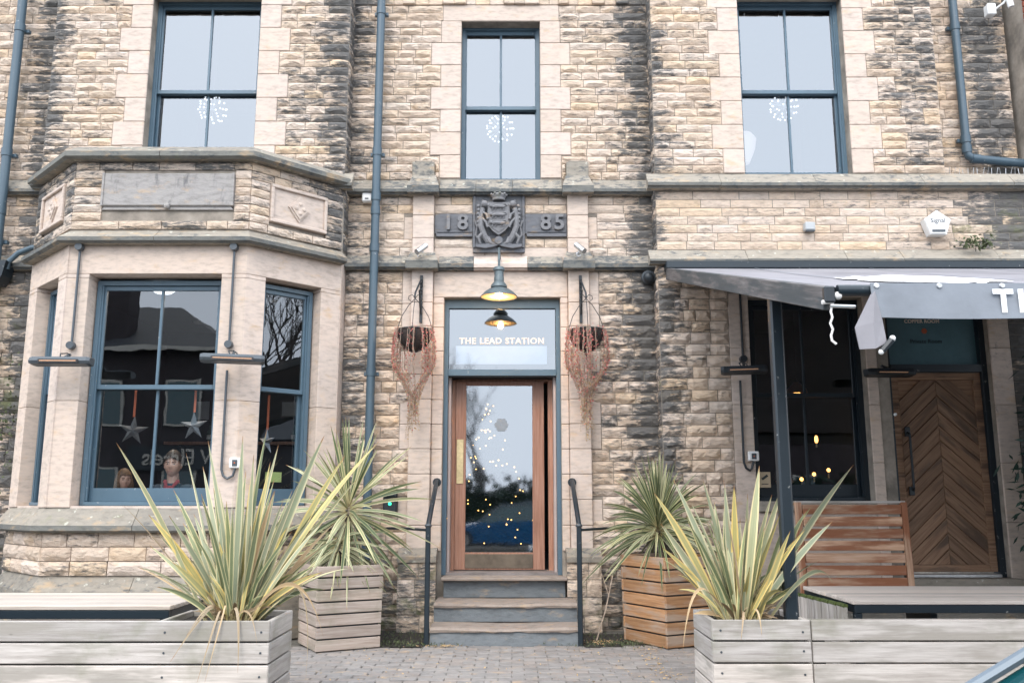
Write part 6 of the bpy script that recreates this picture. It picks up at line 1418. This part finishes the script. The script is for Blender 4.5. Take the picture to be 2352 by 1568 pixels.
FRt = flax(br, RT, 52, 'upright grey-green variegated flax in the front right planter', 47, .85, .80)
def hang(parent, base, mid, tip, w, mat=L_DEAD): leaf(base, tip, w, (0, 0, 0), .3, mat, parent, name='dead_leaf', n=14, bend=mid, fold=.2)
bo = Vector((0, -.36, .02))
for x, y, mx_, my_, w_ in ((391, 1519, 515, 1330, .014), (452, 1568, 520, 1340, .012), (470, 1566, 540, 1310, .010), (546, 1544, 556, 1330, .020), (743, 1462, 690, 1240, .022), (702, 1560, 735, 1200, .016), (428, 1460, 500, 1340, .009), (590, 1480, 580, 1360, .012)):
    hang(FLt, Vector(bl) + Vector(((x - 560) * .0006, -.12, .02)), at(mx_, my_, -4.02), at(x, y, -4.03), w_)
for x, y, mx_, my_, w_ in ((1568, 1495, 1590, 1250, .016), (1702, 1470, 1712, 1370, .012), (1750, 1460, 1742, 1360, .010), (1914, 1342, 1880, 1250, .030), (1818, 1372, 1770, 1320, .03)):
    hang(FRt, Vector(br) + Vector(((x - 1700) * .0008, -.10, .02)), at(mx_, my_, -4.0), at(x, y, -4.0), w_, L_DEAD if y > 1400 else (L_PALE if x > 1900 else L_YELL))

def cordyline(ctr, heads, label, mats, seed, group='cordylines in the tall planters'):
    rg = random.Random(seed); t = thing('cordyline', (ctr.x, ctr.y, .7), label, 'plant', group)
    for hz0, L, w, n, lo, hi, dr in heads:
        hd = Vector((hz0.x, hz0.y, hz0.z)); MB().tube([Vector((ctr.x, ctr.y, .70)), Vector((ctr.x, ctr.y, .70)).lerp(hd, .5) + Vector((.015, 0, 0)), hd + Vector((0, 0, .03))], .032, 9, r1=.028).build('stem', WICKER, t, smooth=True)
        for k in range(n):
            a = k * 2.39996 + rg.uniform(-.3, .3); e = R(lo + (hi - lo) * (k + .5) / n + rg.uniform(-7, 7)); l_ = L * rg.uniform(.75, 1.08); d = Vector((math.cos(a) * math.cos(e), math.sin(a) * math.cos(e), math.sin(e)))
            p0 = hd + d * .03 + Vector((0, 0, (k / n) * .12)); tip = p0 + d * l_ - Vector((0, 0, l_ * dr * math.cos(e) * rg.uniform(.5, 1.3)))
            if tip.z < .10: tip.z = .10
            leaf(p0, tip, w * rg.uniform(.75, 1.2), (0, 0, l_ * dr * .5 * math.cos(e)), rg.uniform(-.5, .5), rg.choice(mats), t, n=8, fold=.3)
hL = at(800, 1188, cL.y); hL2 = at(778, 1272, cL.y)
cordyline(cL, [(hL, .80, .026, 96, -74, 86, .20), (hL2, .50, .022, 55, -32, 30, .30)], 'spiky cordyline with pale drooping leaves in the tall left planter', [L_CORD, L_CORD, L_CORD, L_CORD2], 5)
hR = at(1512, 1232, cR.y)
cordyline(cR, [(hR, .68, .020, 190, -14, 86, .50)], 'dense grassy dark green cordyline in the tall right planter', [L_CORD2, L_CORD2, L_CORD], 6)

# ================================================================== TABLES AND BENCH
def slat_table(x0, x1, y0, y1, z, label, end=False):
    t = thing('slatted_table', ((x0 + x1) / 2, (y0 + y1) / 2, 0), label, 'table', 'slatted tables'); n = 10; w_ = (y1 - y0) / n
    for k in range(n): board('slat', (x0 + srnd(.003), y0 + (k + .5) * w_, z - .014), (x1 + srnd(.003), y0 + (k + .5) * w_, z - .014), w_ - .009, .028, WTABLE2 if x0 < 0 else WTABLE, t, wdir=(0, 1, 0), c=.004)
    b = MB(); b.box(x0 + .01, x1 - .01, y0 + .005, y0 + .045, z - .085, z - .030, .003); b.box(x0 + .01, x1 - .01, y1 - .045, y1 - .005, z - .085, z - .030, .003); b.box(x0 + .01, x0 + .05, y0 + .046, y1 - .046, z - .085, z - .030, .003); b.box(x1 - .05, x1 - .01, y0 + .046, y1 - .046, z - .085, z - .030, .003); b.build('frame', NAVY, t)
    for x in (x0 + .012, x1 - .072):
        for y in (y0 + .012, y1 - .062): MB().box(x, x + .05, y, y + .05, 0.014, z - .086, .003).build('leg', NAVY, t)
    return t
slat_table(-4.6, -2.28, -3.35, -2.46, .62, 'pale slatted terrace table behind the front left planter')
slat_table(2.40, 4.75, -3.03, -1.92, .62, 'pale slatted terrace table behind the front right screen')
t = thing('side_bench', (-3.3, -2.1, 0), 'low slatted bench glimpsed beneath the left table', 'bench')
for k in range(4): board('slat', (-3.9, -1.98 - k * .10, .40), (-2.45, -1.98 - k * .10, .40), .09, .025, WTABLE, t, wdir=(0, 1, 0))
for x in (-3.8, -2.6): MB().box(x, x + .05, -2.3, -1.95, .014, .386, .003).build('leg', NAVY, t)
t = thing('slatted_end_panel', (2.0, -2.5, 0), 'row of short mossy vertical slats closing the left end of the right table', 'slat panel')
for k in range(7):
    y = -3.0 + k * .165; o = board('slat', (2.355, y + .07, .02), (2.355, y + .07, .575 - .004 * k), .14, .030, WGREY, t, wdir=(0, 1, 0), c=.006); MB().tube([(2.355, y + .002, .578 - .004 * k), (2.355, y + .138, .578 - .004 * k)], .018, 8).build('mossy_top', MOSSM, t, smooth=True)
MB().box(2.373, 2.395, -2.99, -1.86, .30, .36).build('rail', NAVY, t)
t = thing('high_back_bench', (3.1, -1.2, 0), 'high-backed slatted timber bench with reddish varnish stains, under the awning window', 'bench'); bx0, bx1, yb_ = 2.63, 3.60, -1.20
for k in range(9):
    z = 1.235 - k * .108; board('back_slat', (bx0 + .035, yb_ + .0 - k * .004, z), (bx1 - .03, yb_ - k * .004, z), .086, .032, WBENCH, t, c=.005)
for x in (bx0, bx1): board('end_post', (x, yb_ - .055, .016), (x, yb_ + .012, 1.30), .045, .055, WBENCH, t, wdir=(0, 1, 0), c=.004)
MB().box(bx0 - .02, bx1 + .02, yb_ + .005, yb_ + .075, 1.291, 1.312, .004).build('cap_rail', WGREY, t)
for k in range(5): board('seat_slat', (bx0 + .03, yb_ - .12 - k * .105, .40), (bx1 + .25, yb_ - .12 - k * .105, .40), .095, .025, WTABLE, t, wdir=(0, 1, 0))
for x in (bx0 + .05, bx1 - .1): MB().box(x, x + .05, yb_ - .6, yb_ - .1, .014, .386, .003).build('leg', NAVY, t)
# left mirror-image high bench end: slim pale post left of the awning post
# ================================================================== CLIMBERS, WEEDS, LITTER
def foliage(name, pts, s, mat, parent, seed, thin=.35):
    rg = random.Random(seed); b = MB()
    for p in pts:
        a = Vector((rg.uniform(-1, 1), rg.uniform(-.6, .6), rg.uniform(-1, .35))).normalized() * s * rg.uniform(.6, 1.3); c = a.cross(Vector((rg.uniform(-1, 1), rg.uniform(-1, 1), rg.uniform(-1, 1)))).normalized() * s * thin
        b.add([p, p + a * .5 + c, p + a, p + a * .5 - c], [(0, 1, 2, 3)])
    return b.build(name, mat, parent, kind='stuff')
t = thing('bamboo', (5.4, -.7, 0), 'dark bamboo filling the shaded right edge beside the chevron door', 'plant'); rg = random.Random(8); pts = []
b = MB()
for k in range(44):
    x = 5.30 + rg.uniform(-.05, .75); y = -.65 + rg.uniform(-.45, .3); h_ = rg.uniform(1.6, 3.1); q = [Vector((x, y, 0)), Vector((x + rg.uniform(-.1, .1), y, h_ * .5)), Vector((x + rg.uniform(-.35, .2), y + rg.uniform(-.2, .1), h_))]; b.tube(q, .008, 5)
    for j in range(80): f_ = rg.uniform(.25, 1); pts.append(q[0].lerp(q[2], f_) + Vector((rg.uniform(-.18, .18), rg.uniform(-.15, .15), rg.uniform(-.12, .12))))
b.build('canes', BARK, t, kind='stuff'); foliage('leaves', pts, .13, IVY, t, 2, .12)
t = thing('wall_creeper', (-5.5, -.05, 2.3), 'thin pale green creeper on the far left wall below the hopper', 'creeper'); pts = [Vector((rg.gauss(-5.62, .22), -.07 - rg.random() * .04, rg.gauss(2.15, .42))) for _ in range(420)]; foliage('leaves', pts, .035, WEED, t, 3, .5)
MB().tube([(-5.7, -.05, 1.2), (-5.62, -.06, 2.0), (-5.5, -.05, 2.9)], .005, 5).build('stem', BARK, t)
t = thing('wall_weed', (4.93, -.38, 3.98), 'small green weed sprouting from the ledge beside the alarm box', 'weed'); foliage('leaves', [Vector((rg.gauss(4.95, .10), -.36 - rg.random() * .05, 3.97 + abs(rg.gauss(0, .06)))) for _ in range(160)], .045, WEED, t, 4, .3)
MB().tube([(4.95, -.34, 3.93), (4.95, -.37, 4.03)], .004, 4).build('stem', BARK, t)
t = thing('dry_sapling', (1.1, -.75, 0), 'thin bare dry stem leaning by the right pedestal', 'weed'); MB().tube([(.80, -.72, .01), (.90, -.68, .30), (.98, -.62, .62), (1.12, -.6, .85)], .006, 5).build('stem', STEM, t); MB().tube([(.93, -.66, .42), (.87, -.62, .62)], .004, 4).build('side_shoot', STEM, t)
pts = [Vector((rg.gauss(-1.05, .25), rg.gauss(-1.0, .10), .02)) for _ in range(260)] + [Vector((rg.gauss(.98, .25), rg.gauss(-1.0, .10), .02)) for _ in range(340)] + [Vector((rg.uniform(-1.9, -.8), rg.uniform(-.9, -.2), .02)) for _ in range(260)] + [Vector((rg.uniform(.7, 1.9), rg.uniform(-.9, -.35), .02)) for _ in range(260)]
b = MB()
for p in pts:
    for q in range(2): a = Vector((rg.uniform(-1, 1), rg.uniform(-1, 1), rg.uniform(.2, 1.2))).normalized() * rg.uniform(.012, .04); c = Vector((a.y, -a.x, 0)).normalized() * .004; b.add([p, p + a * .5 + c, p + a, p + a * .5 - c], [(0, 1, 2, 3)])
o = b.build('weeds', WEED, None, kind='stuff'); tag(o, 'small green weeds growing along the foot of the wall beside the steps', 'weeds')
b = MB()
for k in range(560):
    zone = rg.random(); p = Vector((rg.gauss(-.62, .10), rg.gauss(-1.08, .03), .022)) if zone < .25 else Vector((rg.gauss(.86, .10), rg.gauss(-.86, .08), .025)) if zone < .5 else Vector((rg.gauss(1.12 + .1 * rg.random(), .03), rg.uniform(-2.6, -1.1), .016)) if zone < .7 else Vector((rg.uniform(-1.5, 1.4), rg.uniform(-2.9, -1.05), .014))
    a = Vector((rg.uniform(-1, 1), rg.uniform(-1, 1), rg.uniform(-.2, .4))).normalized() * rg.uniform(.004, .015); c = Vector((-a.y, a.x, rg.uniform(-.004, .01))) * .6; b.add([p - a, p - c, p + a, p + c], [(0, 1, 2, 3)])
o = b.build('leaf_litter', DRYLEAF, None, kind='stuff'); tag(o, 'scraps of dry leaf litter on the paving round the steps', 'leaf litter')
